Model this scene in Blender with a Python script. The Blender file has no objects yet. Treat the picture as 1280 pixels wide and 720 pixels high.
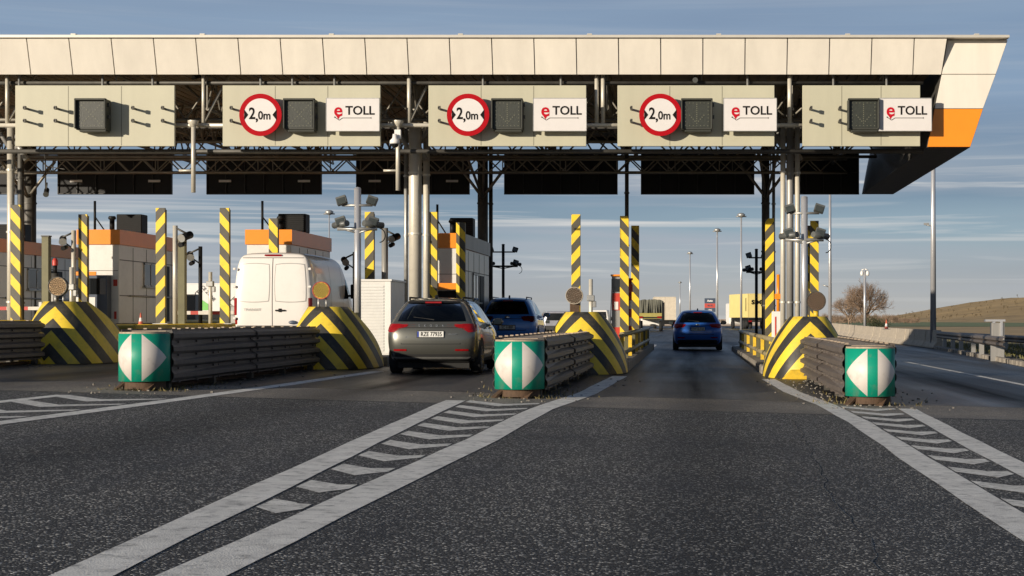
import bpy, bmesh, math, random
from mathutils import Vector, Matrix
from mathutils.bvhtree import BVHTree
random.seed(7)
sc = bpy.context.scene
R = math.radians
# ------------------------------------------------------------------ camera
cd = bpy.data.cameras.new('camera'); cam = bpy.data.objects.new('camera', cd); sc.collection.objects.link(cam)
cam.location = (0, 0, 1.2); cam.rotation_euler = (R(90), 0, 0)
F = 2100.0; CX = 862.0; CY = 398.0
cd.sensor_width = 36; cd.lens = F/1280*36
cd.shift_x = (640-CX)/1280; cd.shift_y = (CY-360)/1280
cd.clip_start = .1; cd.clip_end = 6000
sc.camera = cam
# ------------------------------------------------------------------ world
w = bpy.data.worlds.new('World'); sc.world = w; w.use_nodes = True
nt = w.node_tree; N = nt.nodes; L = nt.links
bg = N['Background']
SUN_EL, SUN_AZ = 10.5, 223.0          # azimuth clockwise from +Y (sun sits behind-left of the camera)
sky = N.new('ShaderNodeTexSky'); sky.sky_type = 'NISHITA'; sky.sun_disc = False
sky.sun_elevation = R(SUN_EL); sky.sun_rotation = R(SUN_AZ); sky.dust_density = 1.0; sky.air_density = 1.0
tc = N.new('ShaderNodeTexCoord')
def wmap(scale, loc=(0,0,0)):
    m = N.new('ShaderNodeMapping'); m.inputs['Scale'].default_value = scale; m.inputs['Location'].default_value = loc
    L.new(tc.outputs['Generated'], m.inputs['Vector']); return m
def wnoise(scale, det, dist, m, rough=.55):
    n = N.new('ShaderNodeTexNoise'); n.inputs['Scale'].default_value = scale; n.inputs['Detail'].default_value = det
    n.inputs['Distortion'].default_value = dist; n.inputs['Roughness'].default_value = rough
    L.new(m.outputs[0], n.inputs['Vector']); return n
def wramp(src, pts):
    r = N.new('ShaderNodeValToRGB'); e = r.color_ramp.elements
    e[0].position, e[0].color = pts[0]; e[1].position, e[1].color = pts[-1]
    for p, c in pts[1:-1]:
        q = e.new(p); q.color = c
    L.new(src, r.inputs['Fac']); return r
def wmix(fac, a, b):
    m = N.new('ShaderNodeMixRGB')
    if isinstance(fac, float): m.inputs[0].default_value = fac
    else: L.new(fac, m.inputs[0])
    for i, q in ((1, a), (2, b)):
        if isinstance(q, tuple): m.inputs[i].default_value = q
        else: L.new(q, m.inputs[i])
    return m.outputs[0]
sep = N.new('ShaderNodeSeparateXYZ'); L.new(tc.outputs['Generated'], sep.inputs[0])
K = 10.0
def kc(r, g, b): return (r*K, g*K, b*K, 1)
grad = wramp(sep.outputs[2], [(0.0, kc(.48,.48,.48)), (.02, kc(.41,.44,.48)), (.05, kc(.27,.38,.49)), (.085, kc(.185,.29,.43)), (.13, kc(.235,.335,.50)), (.20, kc(.24,.33,.48)), (.30, kc(.07,.12,.22)), (.7, kc(.05,.08,.15))])  # highest stops, above the view, are darkened to lower the ambient fill
veil = wmix(.86, sky.outputs[0], grad.outputs[0])
n1 = wnoise(1.3, 5, .8, wmap((1.5, 1.5, 26), (3.1, .4, 1.2)), .5)
c1 = wramp(n1.outputs[0], [(.44, (0,0,0,1)), (.66, (1,1,1,1))])
n2 = wnoise(2.0, 6, 1.6, wmap((1.3, 1.3, 44), (.7, 5.2, 3.4)), .55)
c2 = wramp(n2.outputs[0], [(.50, (0,0,0,1)), (.72, (1,1,1,1))])
band = wramp(sep.outputs[2], [(.012, (.35,.35,.35,1)), (.045, (.9,.9,.9,1)), (.075, (1,1,1,1)), (.105, (.12,.12,.12,1)), (.2, (.10,.10,.10,1))])
mm = N.new('ShaderNodeMath'); mm.operation = 'MULTIPLY'; L.new(c1.outputs[0], mm.inputs[0]); L.new(band.outputs[0], mm.inputs[1])
m2 = N.new('ShaderNodeMath'); m2.operation = 'MULTIPLY'; L.new(c2.outputs[0], m2.inputs[0]); L.new(band.outputs[0], m2.inputs[1])
n3 = wnoise(1.3, 4, .4, wmap((1.5, 1.5, 16), (8.1, 2.4, .2)), .5)
c3 = wramp(n3.outputs[0], [(.35, (.84,.86,.90,1)), (.65, (1.1,1.1,1.08,1))])
mu = N.new('ShaderNodeMixRGB'); mu.blend_type = 'MULTIPLY'; mu.inputs[0].default_value = 1; L.new(veil, mu.inputs[1]); L.new(c3.outputs[0], mu.inputs[2])
s1 = wmix(mm.outputs[0], mu.outputs[0], kc(.40,.44,.50))
s2 = wmix(m2.outputs[0], s1, kc(.68,.68,.67))
L.new(s2, bg.inputs['Color']); bg.inputs['Strength'].default_value = .085
# ------------------------------------------------------------------ sun
sd = bpy.data.lights.new('sun', 'SUN'); sd.energy = 5.0; sd.angle = R(.5); sd.color = (1, .88, .72)
so = bpy.data.objects.new('sun', sd); sc.collection.objects.link(so)
a = R(SUN_AZ); e = R(SUN_EL)
sdir = Vector((math.sin(a)*math.cos(e), math.cos(a)*math.cos(e), math.sin(e)))
so.rotation_euler = sdir.to_track_quat('Z', 'Y').to_euler(); so.location = (-20, -20, 20)
vs = sc.view_settings; vs.view_transform = 'Standard'; vs.look = 'None'; vs.gamma = 1; vs.exposure = .2
# ------------------------------------------------------------------ helpers
def smooth(t): t = max(0, min(1, t)); return t*t*(3-2*t)
def gz(x, y=40.): return -.02*max(-30, min(20, x))*(1-smooth((y-90)/70))
def P(px, py, s): return Vector(((px-CX)/s, F/s, 1.2+(CY-py)/s))
def X(px, s): return (px-CX)/s
def Z(py, s): return 1.2+(CY-py)/s
class MB:
    def __init__(s): s.v = []; s.f = []; s.m = []; s.sm = []
    def add(s, vs, fs, mi=0, sm=False):
        b = len(s.v); s.v += [tuple(q) for q in vs]
        for f in fs: s.f.append([b+i for i in f]); s.m.append(mi); s.sm.append(sm)
        return s
    def box(s, c, d, mi=0, rz=0, M=None):
        hx, hy, hz = d[0]/2, d[1]/2, d[2]/2
        vs = [Vector((x, y, z)) for z in (-hz, hz) for y in (-hy, hy) for x in (-hx, hx)]
        m = M or Matrix.Rotation(rz, 3, 'Z')
        vs = [m @ q + Vector(c) for q in vs]
        return s.add(vs, [(0,2,3,1),(4,5,7,6),(0,1,5,4),(1,3,7,5),(3,2,6,7),(2,0,4,6)], mi)
    def bb(s, x0, x1, y0, y1, z0, z1, mi=0): return s.box(((x0+x1)/2, (y0+y1)/2, (z0+z1)/2), (x1-x0, y1-y0, z1-z0), mi)
    def tube(s, p0, p1, r, n=8, mi=0, r2=None, caps=True, sm=True):
        p0 = Vector(p0); p1 = Vector(p1); d = (p1-p0)
        if d.length < 1e-6: return s
        q = d.to_track_quat('Z', 'Y'); r2 = r if r2 is None else r2
        vs = []
        for p, rr in ((p0, r), (p1, r2)):
            for i in range(n):
                a = 2*math.pi*(i+.5)/n; vs.append(p + q @ Vector((math.cos(a)*rr, math.sin(a)*rr, 0)))
        s.add(vs, [(i, (i+1) % n, n+(i+1) % n, n+i) for i in range(n)], mi, sm and n > 4)
        if caps: s.add(vs, [list(range(n))[::-1], list(range(n, 2*n))], mi)
        return s
    def bar(s, p0, p1, w, h, mi=0):
        p0 = Vector(p0); p1 = Vector(p1); d = p1-p0; q = d.to_track_quat('Y', 'Z').to_matrix()
        return s.box((p0+p1)/2, (w, d.length, h), mi, M=q)
    def lathe(s, prof, n=24, mi=0, c=(0,0,0), M=None, sm=True):
        vs = []; c = Vector(c)
        for r, z in prof:
            for i in range(n):
                a = 2*math.pi*i/n; p = Vector((math.cos(a)*r, math.sin(a)*r, z))
                vs.append((M @ p if M else p)+c)
        fs = [(k*n+i, k*n+(i+1) % n, (k+1)*n+(i+1) % n, (k+1)*n+i) for k in range(len(prof)-1) for i in range(n)]
        return s.add(vs, fs, mi, sm)
    def prism(s, poly, d, mi=0, axis='y', o=0.):
        """poly in the two other axes, extruded from o to o+d along axis"""
        n = len(poly); vs = []
        for k in (o, o+d):
            for a, b in poly:
                vs.append((a, k, b) if axis == 'y' else ((k, a, b) if axis == 'x' else (a, b, k)))
        fs = [(i, (i+1) % n, n+(i+1) % n, n+i) for i in range(n)]+[list(range(n))[::-1], list(range(n, 2*n))]
        return s.add(vs, fs, mi)
    def build(s, name, mats, parent=None, bevel=0, seg=1, loc=None, rot=None, fixn=True):
        me = bpy.data.meshes.new(name); me.from_pydata(s.v, [], s.f)
        if not isinstance(mats, (list, tuple)): mats = [mats]
        for m in mats: me.materials.append(m)
        for p, mi, sm in zip(me.polygons, s.m, s.sm): p.material_index = mi; p.use_smooth = sm
        if fixn:
            bm = bmesh.new(); bm.from_mesh(me); bmesh.ops.remove_doubles(bm, verts=bm.verts, dist=1e-5)
            bmesh.ops.recalc_face_normals(bm, faces=bm.faces); bm.to_mesh(me); bm.free()
        o = bpy.data.objects.new(name, me); sc.collection.objects.link(o)
        if parent: o.parent = parent
        if loc is not None: o.location = loc
        if rot is not None: o.rotation_euler = rot
        if bevel:
            b = o.modifiers.new('bevel', 'BEVEL'); b.width = bevel; b.segments = seg; b.limit_method = 'ANGLE'
        return o
def tag(o, label, cat, group=None):
    o['label'] = label; o['category'] = cat
    if group: o['group'] = group
    return o
def struct(o, kind='structure'): o['kind'] = kind; return o
def thing(name, label, cat, loc=(0,0,0), rz=0, group=None):
    o = bpy.data.objects.new(name, None); sc.collection.objects.link(o); o.empty_display_size = .1
    o.location = loc; o.rotation_euler = (0, 0, rz); return tag(o, label, cat, group)
def kids(o): return [q for q in sc.collection.objects if q.parent == o]
def dup(o, loc=None, rz=None, label=None, parent=None):
    c = o.copy(); sc.collection.objects.link(c)
    if parent: c.parent = parent
    if loc is not None: c.location = loc
    if rz is not None: c.rotation_euler = (0, 0, rz)
    if label: c['label'] = label
    for k in kids(o): dup(k, parent=c)
    return c
_m = {}
def mat(name, col, rough=.6, metal=0., var=.15, vs_=3., bump=0., bs=40., dirt=None, dirt_amt=.35, coat=0., streak=False, spec=None):
    if name in _m: return _m[name]
    m = bpy.data.materials.new(name); m.use_nodes = True; t = m.node_tree; n = t.nodes; l = t.links
    b = n['Principled BSDF']; b.inputs['Roughness'].default_value = rough; b.inputs['Metallic'].default_value = metal
    if coat: b.inputs['Coat Weight'].default_value = coat; b.inputs['Coat Roughness'].default_value = .04
    if spec is not None: b.inputs['Specular IOR Level'].default_value = spec
    c = n.new('ShaderNodeTexCoord')
    nz = n.new('ShaderNodeTexNoise'); nz.inputs['Scale'].default_value = vs_; nz.inputs['Detail'].default_value = 6; nz.inputs['Roughness'].default_value = .65
    src = c.outputs['Object']
    if streak:
        mp = n.new('ShaderNodeMapping'); mp.inputs['Scale'].default_value = (1, 1, .12); l.new(src, mp.inputs[0]); l.new(mp.outputs[0], nz.inputs['Vector'])
    else: l.new(src, nz.inputs['Vector'])
    r = n.new('ShaderNodeValToRGB'); r.color_ramp.elements[0].position = .3; r.color_ramp.elements[1].position = .72
    lo = tuple(max(0, q*(1-var)) for q in col)+(1,); hi = tuple(min(1, q*(1+var*.6)) for q in col)+(1,)
    r.color_ramp.elements[0].color = lo; r.color_ramp.elements[1].color = hi
    l.new(nz.outputs[0], r.inputs[0]); out = r.outputs[0]
    if dirt:
        n2 = n.new('ShaderNodeTexNoise'); n2.inputs['Scale'].default_value = vs_*3.3; n2.inputs['Detail'].default_value = 8; n2.inputs['Roughness'].default_value = .7
        l.new(src, n2.inputs['Vector'])
        r2 = n.new('ShaderNodeValToRGB'); r2.color_ramp.elements[0].position = .5; r2.color_ramp.elements[1].position = .72
        r2.color_ramp.elements[1].color = (dirt_amt,)*3+(1,); l.new(n2.outputs[0], r2.inputs[0])
        mx = n.new('ShaderNodeMixRGB'); l.new(r2.outputs[0], mx.inputs[0]); l.new(out, mx.inputs[1]); mx.inputs[2].default_value = tuple(dirt)+(1,); out = mx.outputs[0]
    l.new(out, b.inputs['Base Color'])
    if bump:
        n3 = n.new('ShaderNodeTexNoise'); n3.inputs['Scale'].default_value = bs; n3.inputs['Detail'].default_value = 5; l.new(src, n3.inputs['Vector'])
        bp = n.new('ShaderNodeBump'); bp.inputs['Strength'].default_value = bump; bp.inputs['Distance'].default_value = .01
        l.new(n3.outputs[0], bp.inputs['Height']); l.new(bp.outputs[0], b.inputs['Normal'])
    _m[name] = m; return m
def math_(n, l, op, a, b=None, c=None):
    q = n.new('ShaderNodeMath'); q.operation = op
    for i, v in enumerate((a, b, c)):
        if v is None: continue
        if isinstance(v, (int, float)): q.inputs[i].default_value = v
        else: l.new(v, q.inputs[i])
    return q.outputs[0]
def stripes(name, kx, ky, kz, period, cA, cB, duty=.5, absx=False, off=0., rough=.5, wear=.3):
    """two-colour paint, bands follow kx*x+ky*y+kz*z in object space"""
    if name in _m: return _m[name]
    m = bpy.data.materials.new(name); m.use_nodes = True; t = m.node_tree; n = t.nodes; l = t.links; b = n['Principled BSDF']
    b.inputs['Roughness'].default_value = rough
    c = n.new('ShaderNodeTexCoord'); s = n.new('ShaderNodeSeparateXYZ'); l.new(c.outputs['Object'], s.inputs[0])
    nw = n.new('ShaderNodeTexNoise'); nw.inputs['Scale'].default_value = 9; nw.inputs['Detail'].default_value = 4; l.new(c.outputs['Object'], nw.inputs['Vector'])
    x = s.outputs[0]
    if absx: x = math_(n, l, 'ABSOLUTE', x)
    v = math_(n, l, 'MULTIPLY', x, kx); v = math_(n, l, 'ADD', v, math_(n, l, 'MULTIPLY', s.outputs[1], ky))
    v = math_(n, l, 'ADD', v, math_(n, l, 'MULTIPLY', s.outputs[2], kz)); v = math_(n, l, 'ADD', v, off)
    v = math_(n, l, 'ADD', v, math_(n, l, 'MULTIPLY', nw.outputs[0], .012))
    fr = math_(n, l, 'FRACT', math_(n, l, 'DIVIDE', v, period)); k = math_(n, l, 'LESS_THAN', fr, duty)
    mx = n.new('ShaderNodeMixRGB'); l.new(k, mx.inputs[0]); mx.inputs[1].default_value = tuple(cA)+(1,); mx.inputs[2].default_value = tuple(cB)+(1,)
    n2 = n.new('ShaderNodeTexNoise'); n2.inputs['Scale'].default_value = 5; n2.inputs['Detail'].default_value = 9; n2.inputs['Roughness'].default_value = .72; l.new(c.outputs['Object'], n2.inputs['Vector'])
    r = n.new('ShaderNodeValToRGB'); r.color_ramp.elements[0].position = .48; r.color_ramp.elements[1].position = .74; r.color_ramp.elements[1].color = (wear,)*3+(1,)
    l.new(n2.outputs[0], r.inputs[0])
    m2 = n.new('ShaderNodeMixRGB'); l.new(r.outputs[0], m2.inputs[0]); l.new(mx.outputs[0], m2.inputs[1]); m2.inputs[2].default_value = (.16, .13, .08, 1)
    l.new(m2.outputs[0], b.inputs['Base Color'])
    bp = n.new('ShaderNodeBump'); bp.inputs['Strength'].default_value = .25; bp.inputs['Distance'].default_value = .01; l.new(n2.outputs[0], bp.inputs['Height']); l.new(bp.outputs[0], b.inputs['Normal'])
    _m[name] = m; return m
def textmesh(body, size, bold=0., sx=1.):
    cu = bpy.data.curves.new('t', 'FONT'); cu.body = body; cu.size = size; cu.offset = bold; cu.align_x = 'CENTER'; cu.align_y = 'CENTER'; cu.extrude = .002; cu.resolution_u = 4
    o = bpy.data.objects.new('t', cu); sc.collection.objects.link(o)
    dg = bpy.context.evaluated_depsgraph_get(); me = bpy.data.meshes.new_from_object(o.evaluated_get(dg))
    bpy.data.objects.remove(o); bpy.data.curves.remove(cu)
    me.transform(Matrix.Rotation(R(90), 4, 'X') @ Matrix.Diagonal((sx, 1, 1, 1))); return me
def text(body, size, m, loc, parent, name='lettering', bold=0., sx=1., rz=0., ry=0.):
    me = textmesh(body, size, bold, sx); me.name = name; me.materials.clear(); me.materials.append(m)
    o = bpy.data.objects.new(name, me); sc.collection.objects.link(o); o.parent = parent; o.location = loc; o.rotation_euler = (0, ry, rz); return o
# ------------------------------------------------------------------ materials
YEL = (.80, .52, .02); BLK = (.035, .033, .03)
M_panel = mat('fascia_cream', (.74, .69, .60), .35, 0, .10, 1.6, streak=True, dirt=(.5,.45,.38), dirt_amt=.1)
M_orange = mat('orange_paint', (.85, .27, .015), .35, 0, .06, 1.5)
M_board = mat('board_khaki', (.47, .45, .335), .4, .0, .08, 1.0, dirt=(.33,.31,.23), dirt_amt=.1, streak=True)
M_zinc = mat('zinc', (.42, .42, .40), .42, .55, .22, 6, dirt=(.2,.17,.13), dirt_amt=.3)
M_steel = mat('dark_steel', (.085, .08, .07), .55, .3, .3, 4)
M_truss = mat('truss_steel', (.24, .22, .18), .5, .35, .3, 3)
M_pipe = mat('cream_pipe', (.60, .56, .47), .4, .2, .12, 3, streak=True, dirt=(.3,.25,.18), dirt_amt=.25)
M_column = mat('column_grey', (.34, .33, .31), .45, .3, .2, 3, streak=True)
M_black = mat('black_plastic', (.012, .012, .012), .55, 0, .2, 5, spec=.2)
M_backblk = mat('board_back', (.009, .009, .010), .6, .2, .3, 3)
M_ceil = mat('ceiling_sheet', (.30, .25, .18), .6, .1, .2, 1.5)
M_white = mat('white_paint', (.76, .74, .70), .35, 0, .05, 2, dirt=(.5,.45,.38), dirt_amt=.12)
M_signw = mat('sign_white', (.66, .63, .61), .4, 0, .04, 2, dirt=(.5,.46,.4), dirt_amt=.15)
M_red = mat('sign_red', (.38, .004, .010), .6, 0, .08, 4, spec=.08)
M_redl = mat('logo_red', (.46, .008, .02), .6, 0, .02, 4, spec=.08)
M_ink = mat('black_ink', (.008, .007, .007), .7, 0, .02, 4, spec=.1)
M_sig = mat('signal_case', (.036, .038, .03), .6, 0, .2, 6)
M_sigf = mat('signal_face', (.03, .034, .026), .45, 0, .35, 18, bump=.4, bs=60)
M_rail = mat('guard_rail_zinc', (.12, .10, .088), .5, 0, .3, 5, dirt=(.10,.08,.06), dirt_amt=.6, bump=.2, bs=25)
M_rust = mat('rusty_steel', (.10, .06, .035), .8, .2, .4, 9, bump=.4)
M_conc = mat('concrete', (.44, .38, .30), .85, 0, .2, 2.5, dirt=(.14,.12,.09), dirt_amt=.5, bump=.4, bs=30)
M_kerb = mat('kerb_concrete', (.27, .24, .20), .85, 0, .25, 4, dirt=(.10,.09,.07), dirt_amt=.6, bump=.5, bs=30)
M_yel = mat('yellow_paint', (.72, .47, .03), .45, 0, .15, 4, dirt=(.22,.17,.06), dirt_amt=.5)
M_yelp = mat('yellow_worn_deck', (.42, .31, .04), .7, 0, .25, 3, dirt=(.13,.11,.05), dirt_amt=.7, bump=.3)
M_olive = mat('post_back_steel', (.13, .12, .06), .5, .2, .2, 3)
M_booth = mat('booth_panel', (.70, .69, .65), .35, .1, .08, 1.2, dirt=(.35,.33,.3), dirt_amt=.2)
M_glass = mat('dark_glass', (.012, .014, .016), .06, 0, .1, 2, spec=.6)
M_dkblue = mat('blue_grey_paint', (.06, .08, .12), .4, 0, .1, 2)
M_redw = mat('red_paint', (.55, .05, .03), .45, 0, .1, 4)
M_lamp = mat('floodlight_case', (.10, .105, .10), .45, .1, .2, 8)
M_lens = mat('lens_glass', (.07, .08, .075), .12, .3, .2, 10)
M_tyre = mat('tyre', (.018, .018, .018), .85, 0, .2, 10)
M_rim = mat('alloy', (.30, .30, .31), .3, .8, .1, 10)
M_under = mat('underbody', (.012, .012, .012), .8, 0, .2, 5)
S_nose = stripes('nose_chevrons', 1.15, .5, 1, .60, (.78,.56,.04), (.028,.027,.024), .5, True, .10, wear=.45)
S_postR = stripes('post_stripe_rising', -1.15, 1.15, 1, .56, (.86,.60,.03), (.075,.068,.05), .5)
S_postF = stripes('post_stripe_falling', 1.15, 1.15, 1, .56, (.86,.60,.03), (.075,.068,.05), .5)
S_boom = stripes('boom_stripe', 1, 0, 0, .62, (.62,.58,.52), (.5,.04,.03), .35)
S_rw = stripes('red_white_pole', 0, 0, 1, .5, (.7,.66,.6), (.5,.04,.03), .5)

def asphalt(name, base, spk, sca, rough, bumpd, patch, tracks=0., oil=.3):
    m = bpy.data.materials.new(name); m.use_nodes = True; t = m.node_tree; n = t.nodes; l = t.links; b = n['Principled BSDF']
    c = n.new('ShaderNodeTexCoord')
    vo = n.new('ShaderNodeTexVoronoi'); vo.inputs['Scale'].default_value = sca; l.new(c.outputs['Object'], vo.inputs['Vector'])
    sp = n.new('ShaderNodeSeparateColor'); l.new(vo.outputs['Color'], sp.inputs[0])
    r = n.new('ShaderNodeValToRGB'); E = r.color_ramp.elements; E[0].position = 0; E[0].color = tuple(q*.35 for q in base)+(1,)
    E[1].position = 1; E[1].color = tuple(spk)+(1,); q = E.new(.55); q.color = tuple(base)+(1,); q = E.new(.86); q.color = tuple(u*1.9 for u in base)+(1,)
    l.new(sp.outputs[0], r.inputs[0])
    nz = n.new('ShaderNodeTexNoise'); nz.inputs['Scale'].default_value = patch; nz.inputs['Detail'].default_value = 7; nz.inputs['Roughness'].default_value = .62; l.new(c.outputs['Object'], nz.inputs['Vector'])
    mp = n.new('ShaderNodeMapping'); mp.inputs['Scale'].default_value = (2.4, .07, 1); l.new(c.outputs['Object'], mp.inputs[0])
    nt_ = n.new('ShaderNodeTexNoise'); nt_.inputs['Scale'].default_value = .7; nt_.inputs['Detail'].default_value = 5; l.new(mp.outputs[0], nt_.inputs['Vector'])
    ad = math_(n, l, 'ADD', math_(n, l, 'MULTIPLY', nz.outputs[0], 1-tracks), math_(n, l, 'MULTIPLY', nt_.outputs[0], tracks))
    r2 = n.new('ShaderNodeValToRGB'); r2.color_ramp.elements[0].position = .33; r2.color_ramp.elements[0].color = (.50,.50,.52,1); r2.color_ramp.elements[1].position = .68; r2.color_ramp.elements[1].color = (1.5,1.47,1.4,1); l.new(ad, r2.inputs[0])
    mx = n.new('ShaderNodeMixRGB'); mx.blend_type = 'MULTIPLY'; mx.inputs[0].default_value = 1; l.new(r.outputs[0], mx.inputs[1]); l.new(r2.outputs[0], mx.inputs[2])
    sx_ = n.new('ShaderNodeSeparateXYZ'); l.new(c.outputs['Object'], sx_.inputs[0]); tot = None
    for xc in (.15, -5.1, -10.6, 5.2):
        q = math_(n, l, 'DIVIDE', math_(n, l, 'SUBTRACT', math_(n, l, 'ADD', sx_.outputs[0], math_(n, l, 'MULTIPLY', nz.outputs[0], .5)), xc+.25), .55)
        e_ = math_(n, l, 'POWER', 2.718, math_(n, l, 'MULTIPLY', math_(n, l, 'MULTIPLY', q, q), -1.)); tot = e_ if tot is None else math_(n, l, 'ADD', tot, e_)
    k_ = math_(n, l, 'SUBTRACT', 1., math_(n, l, 'MULTIPLY', math_(n, l, 'MULTIPLY', tot, oil), math_(n, l, 'ADD', nt_.outputs[0], .4)))
    l.new(math_(n, l, 'MULTIPLY', math_(n, l, 'MAXIMUM', k_, .05), .5), b.inputs['Specular IOR Level'])
    cb = n.new('ShaderNodeCombineXYZ'); [l.new(k_, cb.inputs[i]) for i in range(3)]
    mz = n.new('ShaderNodeMixRGB'); mz.blend_type = 'MULTIPLY'; mz.inputs[0].default_value = 1; l.new(mx.outputs[0], mz.inputs[1]); l.new(cb.outputs[0], mz.inputs[2])
    l.new(mz.outputs[0], b.inputs['Base Color'])
    rr = n.new('ShaderNodeMapRange'); rr.inputs[1].default_value = .35; rr.inputs[2].default_value = .65; rr.inputs[3].default_value = rough-.14; rr.inputs[4].default_value = rough+.08; l.new(ad, rr.inputs[0]); l.new(rr.outputs[0], b.inputs['Roughness'])
    bp = n.new('ShaderNodeBump'); bp.inputs['Strength'].default_value = bumpd; bp.inputs['Distance'].default_value = .006
    h = math_(n, l, 'ADD', math_(n, l, 'MULTIPLY', vo.outputs['Distance'], -1.), math_(n, l, 'MULTIPLY', sp.outputs[1], .6)); l.new(h, bp.inputs['Height']); l.new(bp.outputs[0], b.inputs['Normal'])
    return m
M_asA = asphalt('asphalt_coarse', (.033,.034,.036), (.62,.62,.60), 78, .80, 1.0, .35, .45)
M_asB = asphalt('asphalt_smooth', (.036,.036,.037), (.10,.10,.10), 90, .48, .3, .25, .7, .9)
M_strip = asphalt('concrete_slab', (.165,.15,.13), (.27,.26,.23), 80, .75, .3, .5, .4, .5)
def paintmat():
    m = mat('road_paint', (.80,.78,.72), .7, 0, .2, 3, dirt=(.10,.098,.095), dirt_amt=.75, bump=.4, bs=90); return m
M_mark = paintmat()
M_mark2 = mat('road_paint_worn', (.76,.74,.68), .75, 0, .3, 5, dirt=(.06,.06,.06), dirt_amt=.95, bump=.4, bs=90)
M_dry = mat('dry_grass_earth', (.42, .29, .14), .95, 0, .35, .12, dirt=(.16,.15,.06), dirt_amt=.6, bump=.5, bs=3)
M_green = mat('green_field', (.15, .20, .08), .95, 0, .3, .05, dirt=(.2,.17,.09), dirt_amt=.4)
M_hill = mat('hillside', (.42, .29, .13), .95, 0, .35, .035, dirt=(.14,.10,.05), dirt_amt=.8, bump=.6, bs=.6)
M_dirt = mat('verge_dirt', (.10, .08, .055), .95, 0, .35, .8, dirt=(.05,.06,.02), dirt_amt=.8, bump=.8, bs=12)

# ------------------------------------------------------------------ ground & roads
def sheet(name, xs, ys, dz, m, fn=None):
    b = MB(); vs = [(x, y, gz(x, y)+dz+(fn(x, y) if fn else 0)) for y in ys for x in xs]; nx = len(xs)
    b.add(vs, [(j*nx+i, j*nx+i+1, (j+1)*nx+i+1, (j+1)*nx+i) for j in range(len(ys)-1) for i in range(nx-1)])
    return struct(b.build(name, m, fixn=False))
YS = [-30, 0, 30, 60, 90]+[90+7*i for i in range(1, 11)]+[220, 400, 900, 3000]
sheet('ground', [-2500, -600, -150, -60, -30, 20, 60, 150, 600, 2500], YS, -.05, M_dry)
def rsheet(name, edge0, edge1, x0, x1, dz, m, ny=1):
    b = MB(); vs = []; xs = [x0, -30, 11.3, x1] if x0 < -30 else [x0, x1]
    for j in range(ny+1):
        t = j/ny
        for x in xs:
            y = edge0(x)*(1-t)+edge1(x)*t; vs.append((x, y, gz(x, y)+dz))
    nx = len(xs)
    b.add(vs, [(j*nx+i, j*nx+i+1, (j+1)*nx+i+1, (j+1)*nx+i) for j in range(ny) for i in range(nx-1)])
    return struct(b.build(name, m, fixn=False))
eA = lambda x: 21.9-.17*x-.05*math.sin(x*.7); eB = lambda x: eA(x)+3.3
rsheet('road', lambda x: -30., eA, -60, 14, 0, M_asA)
rsheet('road_concrete_strip', eA, eB, -60, 14, 0, M_strip)
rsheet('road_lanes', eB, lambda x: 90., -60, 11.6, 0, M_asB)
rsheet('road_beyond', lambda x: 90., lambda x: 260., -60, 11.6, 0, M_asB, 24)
sheet('green_field', [18, 60, 150, 400, 900], [250, 420, 600, 800], -.03, M_green)
# verge right
b = MB(); vs = []
for y, x in ((48, 9.9), (79, 11.6), (140, 11.62)):
    vs += [(x, y, gz(x, y)+.09), (x+8, y, gz(x+8, y)+.1)]
b.add(vs, [(0,1,3,2),(2,3,5,4)]); struct(b.build('verge', M_dirt, fixn=False))
b = MB()
for i in range(34):
    t = i/34; y = 46+33*t; x = 9.6+2.0*t
    b.box((x, y+.4, gz(x, y)+.05), (.22, .72 if i % 3 else .5, .18), 0, rz=R(-3.5)+random.uniform(-.03, .03))
struct(b.build('verge_kerb', M_kerb, bevel=.02))
# hill & far terrain
def hillh(x, y):
    r = smooth((x-62)/75)*(.72+.28*smooth((x-120)/70))*13.0
    f = math.exp(-((y-700)/130)**2)
    return r*f + r*f*.05*math.sin(x*.13+y*.05)
b = MB(); xs = [50+7*i for i in range(60)]; ys = [420+20*i for i in range(30)]; nx = len(xs)
b.add([(x, y, hillh(x, y)-.3) for y in ys for x in xs], [(j*nx+i, j*nx+i+1, (j+1)*nx+i+1, (j+1)*nx+i) for j in range(len(ys)-1) for i in range(nx-1)], 0, True)
struct(b.build('hill', M_hill, fixn=False))
# painted markings
def lanepoly(b, pts_l, pts_r, dz=.004):
    n = len(pts_l); vs = [(x, y, gz(x, y)+dz) for x, y in pts_l]+[(x, y, gz(x, y)+dz) for x, y in pts_r]
    b.add(vs, [(i, n+i, n+i+1, i+1) for i in range(n-1)])
def strip(b, pts, wd, dz=.004, jit=.012):
    out = []
    for (xa, ya), (xb, yb) in zip(pts, pts[1:]):
        k = max(1, int(abs(yb-ya)/1.2))
        for i in range(k): out.append((xa+(xb-xa)*i/k, ya+(yb-ya)*i/k))
    out.append(pts[-1])
    lanepoly(b, [(x-wd/2+random.uniform(-jit, jit), y) for x, y in out], [(x+wd/2+random.uniform(-jit, jit), y) for x, y in out], dz)
def lerp(pts, y):
    for (xa, ya), (xb, yb) in zip(pts, pts[1:]):
        if ya <= y <= yb: return xa+(xb-xa)*(y-ya)/(yb-ya)
    return pts[-1][0] if y > pts[-1][1] else pts[0][0]
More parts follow.
